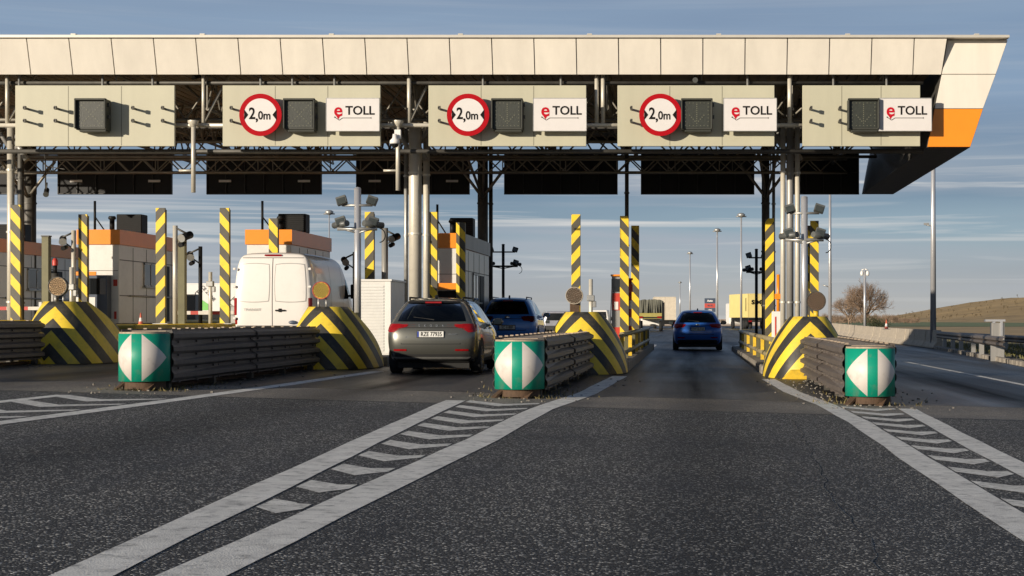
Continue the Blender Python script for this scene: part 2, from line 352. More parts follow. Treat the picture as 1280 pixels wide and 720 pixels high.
def gore(lpts, rpts, y0, y1, step, wl, wr, th=.5, name='road_marking'):
    b = MB(); strip(b, lpts, wl); strip(b, rpts, wr); struct(b.build(name, M_mark, fixn=False))
    b = MB(); y = y0
    while y < y1:
        xl = lerp(lpts, y)+wl/2; xr = lerp(rpts, y)-wr/2; xm = (xl+xr)/2+.04; d = min(1.0, .85*(xr-xl)); g = .05
        if xr-xl > .12:
            g = .02
            for xa, xb, ya, yb, ta, tb in ((xl+g, xm, y+d, y, th*.95, th*1.15), (xm, xr-g, y, y+d*.8, th*1.1, th*.55)):
                j = lambda: random.uniform(-.015, .015)
                vs = [(xa, ya+j()), (xb, yb+j()), (xb, yb+tb+j()), (xa, ya+ta+j())]
                b.add([(p, q, gz(p, q)+.004) for p, q in vs], [(0,1,2,3)])
        y += step*(1+random.uniform(-.03, .03))
    struct(b.build('road_hatching', M_mark2, fixn=False))
gore([(-2.68,2),(-2.70,7.5),(-3.08,18),(-3.24,23.2)], [(-2.24,2),(-2.24,7.5),(-1.98,16),(-1.90,21.5),(-1.60,26),(-1.42,34)], 9.9, 22.8, 1.2, .27, .30, .5)
gore([(1.98,2),(1.98,10),(2.02,20),(1.95,24),(1.72,28),(1.6,34)], [(2.66,2),(2.70,10),(2.80,16),(3.02,23.4)], 6.0, 23.4, 1.2, .28, .26, .5)
gore([(-8.7,14),(-8.62,17),(-8.42,22.6)], [(-7.15,12),(-6.98,17),(-6.75,21.3),(-6.5,27),(-6.3,34)], 13.0, 22.5, 1.35, .2, .26, .5)
b = MB(); strip(b, [(6.75,20),(6.7,34),(6.62,52)], .16); strip(b, [(-1.5,64),(-1.5,74),(-2.4,82)], .14); strip(b, [(1.8,64),(1.9,74),(3.2,86)], .14)
struct(b.build('lane_line', M_mark, fixn=False))
# tyre-dark tar seams
M_tar = mat('tar', (.015,.015,.016), .45, 0, .2, 6)
b = MB()
for f0, wd in ((eA, .06), (eB, .05)):
    pl = [(-24+1.5*i, f0(-24+1.5*i)) for i in range(25)]
    vs = [(x, y-wd/2+random.uniform(-.02,.02), gz(x)+.003) for x, y in pl]+[(x, y+wd/2+random.uniform(-.02,.02), gz(x)+.003) for x, y in pl]
    b.add(vs, [(i, i+1, len(pl)+i+1, len(pl)+i) for i in range(len(pl)-1)])
for x0, y0, x1, y1 in ((-9, 17.2, 9, 15.6), (.9, 7, 1.2, 21), (-6.2, 9, -4.1, 19.5), (-4.6, 25, -4.2, 34), (4.6, 10, 5.0, 40)):
    n = 60; px_, py_ = x0, y0; ox = 0.
    pl = []
    for i in range(n+1):
        ox = ox*.8+random.gauss(0, .02); t_ = i/n; pl.append((x0+(x1-x0)*t_+(ox if abs(y1-y0) > abs(x1-x0) else 0), y0+(y1-y0)*t_+(ox*2 if abs(y1-y0) <= abs(x1-x0) else 0)))
    vert_ = abs(y1-y0) > abs(x1-x0); vs = []
    for sg in (-1, 1):
        for (x, y) in pl: w_ = random.uniform(.002, .006)*(1 if vert_ else 2.2); vs.append((x+(sg*w_ if vert_ else 0), y+(0 if vert_ else sg*w_), gz(x)+.003))
    b.add(vs, [(i, i+1, n+2+i, n+1+i) for i in range(n)])
struct(b.build('tar_seam', M_tar, fixn=False))

# ------------------------------------------------------------------ toll canopy
can = thing('toll_canopy', 'wide toll plaza canopy with cream panelled edge, orange tipped end and dark trusses', 'canopy', (0, 42, 0))
cy = lambda y: y-42
b = MB(); zb, zt = 7.3, 8.15
seams = [X(1141, 50)-1.05*i for i in range(-0, 32)]
edges = [6.3]+seams
for i in range(len(edges)-1):
    xa, xb = edges[i+1], edges[i]
    xat = xa; xbt = xb+(.1 if i == 0 else 0)
    g = .013
    vs = [(xa+g, 0, zb), (xb-g, 0, zb), (xbt-g, -.28, zt), (xat+g, -.28, zt)]
    vs += [(p[0], p[1]+.04, p[2]) for p in vs]
    b.add(vs, [(0,1,2,3),(7,6,5,4),(0,4,5,1),(1,5,6,2),(2,6,7,3),(3,7,4,0)])
b.build('fascia', M_panel, can)
b = MB(); b.bb(-27, 6.33, .06, .1, 7.31, 8.1); b.bb(-27, 7.93, -.36, .3, 8.165, 8.23)
for i in range(9): b.bb(X(1215, 50)-3.2*i, X(1215, 50)-3.2*i+.12, -.37, -.2, 8.23, 8.26)
b.build('eave_cap', mat('eave_metal', (.62,.58,.5), .35, .3, .06), can)
# end wall, extruded front to back
prof = [(5.94, 5.48), (7.02, 5.48), (7.34, 6.44), (7.66, 7.3), (7.96, 8.16), (6.42, 8.16), (6.3, 7.3), (6.12, 6.44)]
b = MB(); b.prism(prof, 15.9, 0, 'y', .05); b.build('end_wall', M_steel, can)
def plate(poly, m, name):
    b = MB(); cx_ = sum(p[0] for p in poly)/4; cz_ = sum(p[1] for p in poly)/4
    q = [(cx_+(x-cx_)*.988, cz_+(z-cz_)*.984) for x, z in poly]; b.prism(q, .05, 0, 'y', -.02); return b.build(name, m, can, bevel=.006)
plate([(5.94,5.48),(7.02,5.48),(7.34,6.44),(6.12,6.44)], M_orange, 'end_panel')['label'] = 'orange end panel'
plate([(6.12,6.44),(7.34,6.44),(7.66,7.3),(6.3,7.3)], M_panel, 'end_panel')
plate([(6.3,7.3),(7.66,7.3),(7.96,8.16),(6.44,8.16)], M_panel, 'end_panel')
b = MB(); b.bb(-27, 6.2, .1, 16, 7.5, 8.14); b.build('roof', M_steel, can)
b = MB()
for i in range(130):
    x = -27+i*.255; b.bb(x, x+.21, .12, 15.9, 7.455, 7.49)
b.bb(-27, 6.2, .11, 15.95, 7.485, 7.497); b.build('ceiling', M_ceil, can)
b = MB(); b.bb(-27, 6.2, 15.95, 16.1, 7.25, 8.2); b.build('rear_fascia', M_backblk, can)
def truss(b, p0, p1, h, n, r=.045, rd=.028, third=False, w=.0):
    p0 = Vector(p0); p1 = Vector(p1); up = Vector((0, 0, h)); d = (p1-p0)/n
    b.tube(p0, p1, r, 6); b.tube(p0+up, p1+up, r, 6)
    for i in range(n):
        a_ = p0+d*i; b.tube(a_, a_+up+d*.5, rd, 5, caps=False); b.tube(a_+up+d*.5, a_+d, rd, 5, caps=False)
        if i % 2 == 0: b.tube(a_, a_+up, rd*.8, 5, caps=False)
for yy, zz, h in ((1.6, 6.35, .95), (6.5, 6.3, 1.0), (11, 6.3, 1.0)):
    b = MB(); truss(b, (-27, yy, zz), (5.9, yy, zz), h, 26, .05); b.build('truss', M_truss, can)
b = MB(); truss(b, (-27, 13.4, 6.0), (5.2, 13.4, 6.0), .45, 34, .045, .025); truss(b, (-27, 13.4, 6.45), (5.2, 13.4, 6.45), .9, 17, .04, .03); b.build('truss', M_truss, can)
b = MB(); truss(b, (-27, 8.8, 5.62), (4.0, 8.8, 5.62), .38, 40, .035, .022); b.build('truss', M_truss, can)
for x in (-22.5, -16.9, -14.5, -12.2, -9.6, -7.1, -4.6, -2.1, .3, 2.6, 4.9):
    b = MB(); truss(b, (x, .5, 6.5), (x, 15.5, 6.5), .85, 12, .045); 
    for k in range(3): b.tube((x-1.1, 2+4.6*k, 7.4), (x, 2+4.6*k, 6.4), .03, 5); b.tube((x+1.1, 2+4.6*k, 7.4), (x, 2+4.6*k, 6.4), .03, 5)
    b.build('truss', M_truss, can)
# front sign rail & hangers (lit cream pipes)
b = MB(); b.tube((-22, .28, 6.06), (5.6, .28, 6.06), .055, 8); b.build('sign_rail', M_pipe, can)
b = MB(); b.tube((-22, .45, 5.42), (5.9, .45, 5.42), .06, 8); b.tube((-22, .45, 7.15), (5.9, .45, 7.15), .05, 8); b.build('sign_rail', M_steel, can)
for px, w_ in ((3, .05), (250, .045), (509, .055), (745, .055), (753, .055), (988, .06), (18, .03), (186, .03), (415, .03), (602, .03), (700, .03), (935, .03), (1043, .03), (1110, .03), (123, .03), (362, .03), (322, .03)):
    b = MB(); x = X(px, 50); b.tube((x, .3, 6.1), (x, .3, 7.46), w_, 8)
    if px in (3, 250, 509): b.tube((x, .32, 6.12), (x+.5, .9, 7.45), .035, 6)
    b.build('hanger', M_pipe if w_ > .04 else M_zinc, can)
for px, l_ in ((241, 1.75), (497, 1.7)):
    b = MB(); x = X(px, 50); b.lathe([(.14, 6.15), (.14, 6.1), (.07, 6.0)], 12, c=(x, .05, 0)); b.tube((x, .05, 6.15), (x, .05, 6.1-l_), .055, 10); b.tube((x-.36, .05, 4.9), (x+.04, .05, 4.9), .03, 6)
    b.build('hanging_pole', M_pipe, can)
# columns
def column(parts, name='column'):
    for px0, px1, s_, ytop, m_ in parts:
        b = MB(); x0, x1 = X(px0, s_), X(px1, s_); x = (x0+x1)/2; Y = F/s_-42
        b.tube((x, Y, gz(x)+.1), (x, Y, Z(ytop, s_)), (x1-x0)/2, 16)
        for zz in (1.6, 3.4, 5.0): b.lathe([((x1-x0)/2+.02, zz), ((x1-x0)/2+.02, zz+.05)], 16, c=(x, Y, 0))
        b.build(name if (px1-px0) > 9 else 'downpipe', m_, can)
column([(511, 527, 47.5, 60, M_pipe), (529, 537, 46.8, 150, M_pipe), (505, 510, 46.5, 150, M_zinc)])
column([(983, 992, 47.2, 60, M_column), (993.5, 1000, 47.5, 150, M_pipe), (975.5, 982, 47.8, 150, M_pipe)])
column([(9, 18, 48.5, 160, M_pipe), (22, 30, 46, 60, M_steel)])
column([(29, 45, 37.6, 150, M_steel), (597, 610, 37.6, 150, M_steel), (611, 616, 37.4, 150, M_steel), (952, 962, 37.6, 150, M_steel), (965, 969, 37.4, 150, M_zinc), (781, 786, 41, 150, M_steel)])
for px in (515, 983, 17):
    b = MB(); x = X(px, 47); Y = 2.6
    for sx in (-1, 1): b.tube((x, Y, 5.6), (x+sx*1.2, Y+.4, 7.3), .06, 8); b.tube((x, Y, 5.6), (x+sx*.5, Y+2.2, 7.3), .05, 8)
    b.tube((x+.38, Y, 5.4), (x+.1, Y, 5.9), .075, 10); b.build('bracing', M_column, can)
for px in (604, 957, 37):
    b = MB(); x = X(px, 37.6); Y = 13.7
    for sx in (-1, 1): b.tube((x, Y, 5.2), (x+sx*.9, Y, 6.4), .05, 6); b.tube((x, Y, 5.2), (x+sx*.3, Y-2, 6.5), .045, 6)
    b.build('bracing', M_truss, can)
# cable tray
b = MB(); b.bar((-20, 3, 6.3), (4, 3.2, 6.32), .25, .05); b.bar((-20, 9, 6.2), (4, 9.2, 6.25), .2, .06)
for i in range(12):
    x = -18+i*1.9; b.tube((x, 3.1, 6.35), (x+.7, 5.5, 7.3), .012, 4); 
b.build('cable_tray', M_steel, can)

# ------------------------------------------------------------------ sign boards
def bracket(b, x, z, y=0):
    b.box((x, y-.17, z), (.035, .34, .05)); b.box((x+.02, y-.3, z), (.05, .08, .09))
boards = [(20, 219, [37, 75, 171, 208], 'sign board with eight bare brackets and only a dark lane signal, leftmost on the canopy'),
          (279, 476, [293], 'khaki sign board second from the left, beside the small white dome camera'),
          (536, 733, [551], 'middle khaki sign board, just right of the thick cream column'),
          (772, 968, [789], 'khaki sign board over the lane of the blue car in the centre right'),
          (1003, 1150, [1012, 1048], 'narrow khaki sign board next to the orange canopy end')]
for k, (p0, p1, br, lab) in enumerate(boards):
    x0, x1 = X(p0, 50), X(p1, 50); cx_ = (x0+x1)/2; wd = x1-x0
    t = thing('sign_board', lab, 'sign board', (cx_, 41.95, 5.5), 0, 'khaki sign boards along the canopy front')
    b = MB(); b.bb(-wd/2, wd/2, 0, .1, 0, 1.52)
    b.build('panel', M_board, t, bevel=.008)
    n = 3
    for i in range(1, n): b = MB(); xx = -wd/2+wd*i/n; b.bb(xx-.009, xx+.009, -.002, .004, .02, 1.5); b.build('seam', mat('seam', (.2,.19,.14), .6), t)
    b = MB()
    for xx in (-wd*.3, wd*.3): b.bb(xx-.04, xx+.04, .1, .3, .1, 1.4)
    b.build('frame', M_zinc, t)
    for q in br:
        for zz in (.92, .60):
            b = MB(); bracket(b, X(q, 50)-cx_, zz); b.build('bracket', M_steel, t)
sigs = [(117, 'x', 'dark lane signal on the leftmost board, with nothing else mounted round it'), (376.5, 'x', 'dark lane signal beside the round sign on the board left of the cream column'),
        (635, 'd', 'dark lane signal between round sign and toll panel on the middle board'), (871, 'd', 'dark lane signal above the lane of the blue hatchback'), (1078.5, 'd', 'dark lane signal touching the left edge of the rightmost toll panel')]
M_led = mat('led_dots', (.16,.16,.11), .4, 0, .2, 10)
for px, kind, lab in sigs:
    t = thing('lane_signal', lab, 'lane signal', (X(px, 50.3), 41.58, Z(144, 50.3)), 0, 'lane signals on the canopy boards')
    b = MB(); b.bb(-.38, .38, 0, .32, -.38, .38); b.bb(-.39, .39, -.1, .0, .34, .39); b.bb(-.39, -.35, -.1, 0, -.36, .38); b.bb(.35, .39, -.1, 0, -.36, .38); b.bb(-.3, .36, .02, .3, -.43, -.38)
    b.build('case', M_sig, t, bevel=.012)
    b = MB(); b.bb(-.32, .32, -.012, -.002, -.33, .32); f = b.build('screen', M_sigf, t)
    b = MB()
    for i in range(9):
        u = -.22+.055*i
        if kind == 'x': pts = [(u, u), (u, -u)]
        else: pts = [(0, .24-.05*i), (u*.8, -.22+abs(u)*.9)]
        for q in pts: b.bb(q[0]-.011, q[0]+.011, -.018, -.013, q[1]-.011, q[1]+.011)
    for i in range(24):
        a_ = i/24*4; u = (a_ % 1)*.54-.27
        q = [(u, .28), (.28, -u), (-u, -.28), (-.28, u)][int(a_)]; b.bb(q[0]-.009, q[0]+.009, -.018, -.013, q[1]-.009, q[1]+.009)
    b.build('led_array', M_led, f)
    b = MB()
    for zz in (.2, -.1): b.bb(.385, .43, .05, .13, zz, zz+.09)
    b.build('hinge', M_steel, t)
    b = MB(); b.bb(-.12, .12, .32, .37, -.2, .2); b.build('mount', M_steel, t)
for px, lab in ((326.5, 'round red ringed 2,0m sign left of the cream column, on the second board'), (585.5, 'round red ringed 2,0m sign on the middle board'), (825.5, 'round red ringed 2,0m sign on the board above the blue hatchback')):
    t = thing('width_limit_sign', lab, 'road sign', (X(px, 50.4), 41.60, Z(144, 50.4)), 0, 'round width limit signs')
    Mx = Matrix.Rotation(R(90), 3, 'X')
    b = MB(); b.lathe([(.0, -.02), (.52, -.02), (.525, -.01), (.525, .01), (.0, .012)], 64, M=Mx, sm=False); b.build('plate', M_red, t)
    b = MB(); b.lathe([(.0, .014), (.405, .014), (.405, .012)], 64, M=Mx, sm=False); f = b.build('face', M_signw, t)
    for sx in (-1, 1):
        b = MB(); b.prism([(sx*.40, .13), (sx*.40, -.13), (sx*.30, 0)] if sx > 0 else [(sx*.40, -.13), (sx*.40, .13), (sx*.30, 0)], .004, 0, 'y', -.02); b.build('arrowhead', M_ink, f)
    text('2', .40, M_ink, (-.205, -.018, .02), f, bold=.008, sx=.82); text(',', .36, M_ink, (-.09, -.018, -.03), f, bold=.006); text('0m', .29, M_ink, (.10, -.018, -.025), f, bold=.006, sx=.86)
    b = MB()
    for zz in (-.16, .16): b.bb(-.3, .3, .02, .06, zz-.02, zz+.02); b.bb(-.2, -.15, .06, .34, zz-.02, zz+.02); b.bb(.15, .2, .06, .34, zz-.02, zz+.02)
    b.build('mount', M_steel, t)
for px0, px1, lab in ((408, 475, 'white eTOLL panel on the board left of the cream column'), (667, 733, 'white eTOLL panel on the middle board'), (905, 970, 'white eTOLL panel on the board above the blue hatchback'), (1098, 1164, 'white eTOLL panel nearest the orange canopy end, overhanging its board')):
    t = thing('toll_sign', lab, 'sign', (X((px0+px1)/2, 50.4), 41.64, Z(143.5, 50.4)), 0, 'white eTOLL panels')
    b = MB(); b.bb(-.655, .655, -.03, .03, -.41, .41); f = b.build('panel', M_signw, t, bevel=.006)
    b = MB()
    for a_ in ((-.66, .66, .395, .413), (-.66, .66, -.413, -.4)): b.bb(a_[0], a_[1], -.036, .034, a_[2], a_[3])
    b.bb(-.664, -.65, -.036, .034, -.41, .41); b.bb(.65, .664, -.036, .034, -.41, .41); b.build('rim', M_zinc, t)
    text('TOLL', .30, M_ink, (.18, -.034, .09), f, bold=.006, sx=1.0)
    text('e', .46, M_redl, (-.36, -.034, .10), f, name='emblem', bold=.009, sx=1.0)
    b = MB(); b.prism([(-.425, -.01), (-.295, -.01), (-.36, -.115)], .003, 0, 'y', -.037); b.build('emblem_point', M_redl, f)
    b = MB(); 
    def ln(a_, c_): 
        b.tube((a_[0], -.034, a_[1]), (c_[0], -.034, c_[1]), .007, 6)
    ln((-.43, -.075), (-.335, -.14)); ln((-.335, -.14), (-.25, -.085)); ln((-.25, -.085), (.44, -.085)); b.lathe([(.014, -.004), (.014, .004), (0, .004)], 8, c=(.45, -.036, -.085), M=Matrix.Rotation(R(90), 3, 'X')); b.lathe([(.016, -.004), (.016, .004), (0, .004)], 8, c=(-.445, -.036, -.065), M=Matrix.Rotation(R(90), 3, 'X'))
    b.build('underline', M_ink, f)
    b = MB()
    for xx in (-.4, .4): b.bb(xx-.02, xx+.02, .03, .3, -.25, -.2); b.bb(xx-.02, xx+.02, .03, .3, .2, .25)
    b.build('mount', M_steel, t)
rear = [(-100, 45, 'back of far sign board cut off by the left picture edge'), (72, 215, 'black back of far sign board seen under the leftmost khaki board'), (258, 402, 'black back of far sign board seen under the second khaki board'),
        (445, 587, 'black back of far sign board partly behind the thick cream column'), (630, 772, 'black back of far sign board left of the thin dark post'), (801, 943, 'black back of far sign board above the blue hatchback'), (985, 1074, 'narrow black back of far sign board next to the canopy end')]
for k, (p0, p1, lab) in enumerate(rear):
    s_ = 36.2; x0, x1 = X(p0, s_), X(p1, s_); wd = x1-x0
    t = thing('rear_sign_board', lab, 'sign board', ((x0+x1)/2, 58, 5.48), 0, 'backs of the far sign boards')
    b = MB(); b.bb(-wd/2, wd/2, .03, .09, 0, 1.5); b.build('panel', M_backblk, t)
    b = MB(); n = max(3, round(wd/.66))
    for i in range(n+1): xx = -wd/2+.02+(wd-.04)*i/n; b.bb(xx-.015, xx+.015, -.02, .03, .01, 1.49)
    for zz in (.01, .75, 1.46): b.bb(-wd/2, wd/2, -.01, .03, zz, zz+.03)
    b.build('rib', mat('rib_steel', (.05,.05,.05), .5, .4), t)
    if k in (0, 1, 2, 3):
        for xx in (-wd/2+.65, wd/2-.6):
            b = MB(); b.bb(xx-.21, xx+.21, -.03, -.02, .42, .5); b.build('label_plate', M_white, t)
# dome cameras / small canopy cameras
def dome(px, py, s_, lab):
    t = thing('dome_camera', lab, 'camera', P(px, py, s_), 0)
    b = MB(); b.bb(-.06, .1, .0, .1, .05, .28); b.build('bracket_box', M_white, t, bevel=.01)
    b = MB(); b.lathe([(.0, .16), (.05, .16), (.06, .06), (.12, .0), (.125, -.06), (.11, -.08)], 16, c=(-.04, -.06, 0)); b.build('housing', M_white, t)
    b = MB(); b.lathe([(.1, -.08), (.09, -.13), (.05, -.17), (0, -.18)], 16, c=(-.04, -.06, 0)); b.build('dome', M_glass, t)
dome(496, 176, 50.5, 'white dome camera hanging between the second and middle boards')
def bullet(px, py, s_, lab, d=(-.2, -1, -.3), name='camera', ln_=.35, r=.07, c='surveillance camera'):
    t = thing(name, lab, c, P(px, py, s_)); q = Vector(d).normalized()
    b = MB(); b.tube(q*-.5*ln_, q*.5*ln_, r, 12); b.build('housing', M_black, t)
    b = MB(); b.tube(q*.5*ln_, q*(.5*ln_+.02), r*1.15, 12); b.build('lens_ring', M_lamp, t)
    b = MB(); b.tube((0, 0, r), (0, .05, r+.2), .02, 6); b.build('arm', M_steel, t); return t
t = bullet(58, 240, 44, 'dark camera hanging on a thin cable pole under the canopy at far left', (.3, -1, -.5))
b = MB(); b.tube((-.03, .03, .1), (-.06, .05, 1.3), .02, 6); b.tube((-.06, .05, .75), (.5, .05, .65), .012, 4); b.build('hanger_pole', M_steel, t)
bullet(246, 96, 49, 'small camera under the fascia near the left hanging pole', (-.4, -1, -.3), ln_=.25, r=.05)
bullet(869, 99, 49.6, 'small pale camera under the fascia above the right round sign', (0, -1, -.3), ln_=.25, r=.06)

# ------------------------------------------------------------------ islands
isl = [(-17.6, 36, 70), (-13.2, 37, 70), (-7.7, 37.4, 70), (-2.35, 37.4, 64), (2.6, 37.4, 64)]
for k, (x, y0, y1) in enumerate(isl):
    hw = 1.0
    b = MB(); vs = [(x-hw, y0), (x+hw, y0), (x+hw, y1), (x-hw, y1)]
    if k < 2:
        top = 1.04+.02*(12.9 if k else 17.9)*.0
        b.bb(x-hw, x+hw, y0, y1, gz(x)-.3, .62)
        o = struct(b.build('island_kerb', M_kerb, bevel=.03))
        b = MB(); b.bb(x-hw+.03, x+hw-.03, y0+.1, y1-.2, .62, 1.05+(.03 if k == 0 else 0)); o = struct(b.build('island_deck', M_yelp, bevel=.03))
    else:
        b.bb(x-hw, x+hw, y0, y1, gz(x)-.3, gz(x)+.2); struct(b.build('island_kerb', M_kerb, bevel=.03))
def tuberail(x, y0, y1, zs, lab, ymat, grp='tubular guard rails along the islands', step=2.6):
    t = thing('tube_rail', lab, 'guard rail', (x, y0, gz(x)), 0, grp)
    for z in zs:
        b = MB(); b.tube((0, 0, z), (0, y1-y0, z), .06, 10); b.tube((0, 0, z), (-.0, -.02, z), .065, 10); b.build('rail', ymat, t)
    n = int((y1-y0)/step)
    for i in range(n+1):
        b = MB(); b.bb(-.045, .045, i*step+.1, i*step+.2, .15, zs[-1]+.03); b.build('post', M_yel if i % 2 == 0 else M_olive, t)
M_tubeg = mat('tube_worn', (.33,.28,.17), .45, .3, .3, 4, dirt=(.45,.33,.05), dirt_amt=.6)
tuberail(-1.52, 37.6, 62, (.38, .80), 'two bar tubular rail left of the blue hatchback lane', M_tubeg)
tuberail(1.86, 37.6, 62, (.38, .76), 'two bar tubular rail right of the blue hatchback lane', M_tubeg)
tuberail(-12.4, 37.6, 60, (.5, .76), 'yellow tubular rail along the island left of the white van', M_yel)
tuberail(-16.85, 37.6, 60, (.5, .76), 'yellow tubular rail along the island at the far left', M_yel)
# concrete noses
def nose(x, Y, lab):
    t = thing('concrete_buffer', lab, 'concrete buffer', (x, Y, gz(x)), 0, 'striped concrete buffers in front of the islands')
    b = MB(); n = 48; K_ = 14; rings = []
    for k in range(K_+1):
        q = k/K_; z = 1.29*q; hw = .92-.54*q**1.9; yf = -.55+.42*q**1.6; yb = 2.9-1.9*q**1.9
        cyy = (yf+yb)/2; hy = (yb-yf)/2; r_ = []
        for i in range(n):
            a_ = 2*math.pi*i/n; c_, s_ = math.cos(a_), math.sin(a_); e_ = 2/2.9
            r_.append((math.copysign(abs(c_)**e_, c_)*hw, cyy+math.copysign(abs(s_)**e_, s_)*hy, z))
        rings.append(r_)
    vs = [p for r_ in rings for p in r_]
    b.add(vs, [(k*n+i, k*n+(i+1) % n, (k+1)*n+(i+1) % n, (k+1)*n+i) for k in range(K_) for i in range(n)], 0, True)
    b.add(vs, [list(range(K_*n, (K_+1)*n))])
    b.build('body', S_nose, t)
    b = MB(); b.prism([(-.62, 0), (-.05, 0), (-.18, .2), (-.42, .2)], .22, 0, 'y', -.74); b.build('foot', M_yel, t, bevel=.015); return t
NX = [(-13.15, 'striped concrete buffer at the far left, with the pale round lamp above it'), (-7.62, 'striped concrete buffer in front of the white van'), (-2.25, 'striped concrete buffer left of the blue hatchback lane'), (2.5, 'striped concrete buffer right of the blue hatchback lane')]
for x, lab in NX: nose(x, 35, lab)
M_lf = {'a': mat('lamp_face_pale', (.46,.30,.14), .5, 0, .5, 22), 'b': mat('lamp_face_yellow', (.80,.58,.05), .45, 0, .6, 22), 'c': mat('lamp_face_grey', (.20,.16,.12), .55, 0, .5, 22), 'd': mat('lamp_face_brown', (.13,.09,.06), .5, 0, .3, 20)}
for px, py, s_, r_, k, lab, rim in ((73, 358, 57, .21, 'a', 'round warning lamp with pale beaded face above the far left buffer', M_steel), (402, 363, 57, .19, 'b', 'round yellow warning lamp in front of the white van side', M_redw), (718, 369.5, 57, .19, 'c', 'round grey warning lamp before the striped post left of the centre lane', M_conc), (1020, 376.5, 57, .215, 'd', 'round brown warning lamp above the right buffer', M_steel)):
    p = P(px, py, s_); t = thing('warning_lamp', lab, 'warning lamp', p, 0, 'round warning lamps above the buffers')
    Mx = Matrix.Rotation(R(90), 3, 'X')
    b = MB(); b.lathe([(0, -.12), (r_*.8, -.12), (r_, -.06), (r_, .07), (r_*.93, .07)], 32, M=Mx, sm=False); b.build('housing', rim, t)
    b = MB(); b.lathe([(r_*.94, .045), (r_*.9, .055), (0, .056)], 32, M=Mx, sm=False); f = b.build('face', M_lf[k], t)
    b = MB()
    for i in range(70):
        rr = r_*.86*math.sqrt((i+.5)/70); aa = i*2.39996; b.box((math.cos(aa)*rr, -.062, math.sin(aa)*rr), (.022, .014, .022))
    b.build('led_array', M_rust, f)
    b = MB(); zt = (gz(p.x)+1.25)-p.z
    if k == 'd': b.tube((0, .02, -r_+.02), (0, .02, zt), .06, 8)
    else: b.tube((-.07, .02, -r_*.9), (-.07, .02, zt), .025, 8); b.tube((.1, .02, -r_*.9), (.1, .02, zt), .02, 8)
    if k == 'c': b.bb(-.1, .1, 0, .1, zt, -r_+.02)
    b.build('stem', M_yel if k == 'd' else M_rust if k == 'c' else M_zinc, t)

# ------------------------------------------------------------------ crash cushions
def drum_mat():
    m = bpy.data.materials.new('drum_reflective'); m.use_nodes = True; t = m.node_tree; n = t.nodes; l = t.links; b = n['Principled BSDF']
    b.inputs['Roughness'].default_value = .5
    c = n.new('ShaderNodeTexCoord'); s = n.new('ShaderNodeSeparateXYZ'); l.new(c.outputs['Object'], s.inputs[0])
    ang = math_(n, l, 'ARCTAN2', s.outputs[0], math_(n, l, 'MULTIPLY', s.outputs[1], -1.))
    a_ = math_(n, l, 'ABSOLUTE', math_(n, l, 'MULTIPLY', ang, .36))
    zz = math_(n, l, 'ABSOLUTE', math_(n, l, 'SUBTRACT', s.outputs[2], .475))
    lim = math_(n, l, 'MULTIPLY', math_(n, l, 'SUBTRACT', .475, a_), .335/.395)
    k = math_(n, l, 'MULTIPLY', math_(n, l, 'LESS_THAN', zz, lim), math_(n, l, 'GREATER_THAN', a_, .075))
    nz = n.new('ShaderNodeTexNoise'); nz.inputs['Scale'].default_value = 6; nz.inputs['Detail'].default_value = 8; l.new(c.outputs['Object'], nz.inputs['Vector'])
    mx = n.new('ShaderNodeMixRGB'); l.new(k, mx.inputs[0]); mx.inputs[1].default_value = (.0, .27, .17, 1); mx.inputs[2].default_value = (.62, .57, .52, 1)
    r = n.new('ShaderNodeValToRGB'); r.color_ramp.elements[0].position = .55; r.color_ramp.elements[1].position = .75; r.color_ramp.elements[1].color = (.4,.4,.4,1); l.new(nz.outputs[0], r.inputs[0])
    m2 = n.new('ShaderNodeMixRGB'); l.new(r.outputs[0], m2.inputs[0]); l.new(mx.outputs[0], m2.inputs[1]); m2.inputs[2].default_value = (.2, .18, .14, 1)
    l.new(m2.outputs[0], b.inputs['Base Color']); return m
M_drum = drum_mat(); M_drumtop = mat('drum_top', (.42,.33,.24), .7, 0, .3, 6, dirt=(.15,.12,.08), dirt_amt=.6)
def wprof(n=4, h=.78, d=.085):
    pts = []; zc = .10
    for i in range(n):
        b0 = zc+h*i/n; u = h/n
        pts += [(0, b0+.03*u), (0, b0+.14*u), (d, b0+.36*u), (d, b0+.66*u), (0, b0+.88*u)]
    pts.append((0, zc+h)); return pts
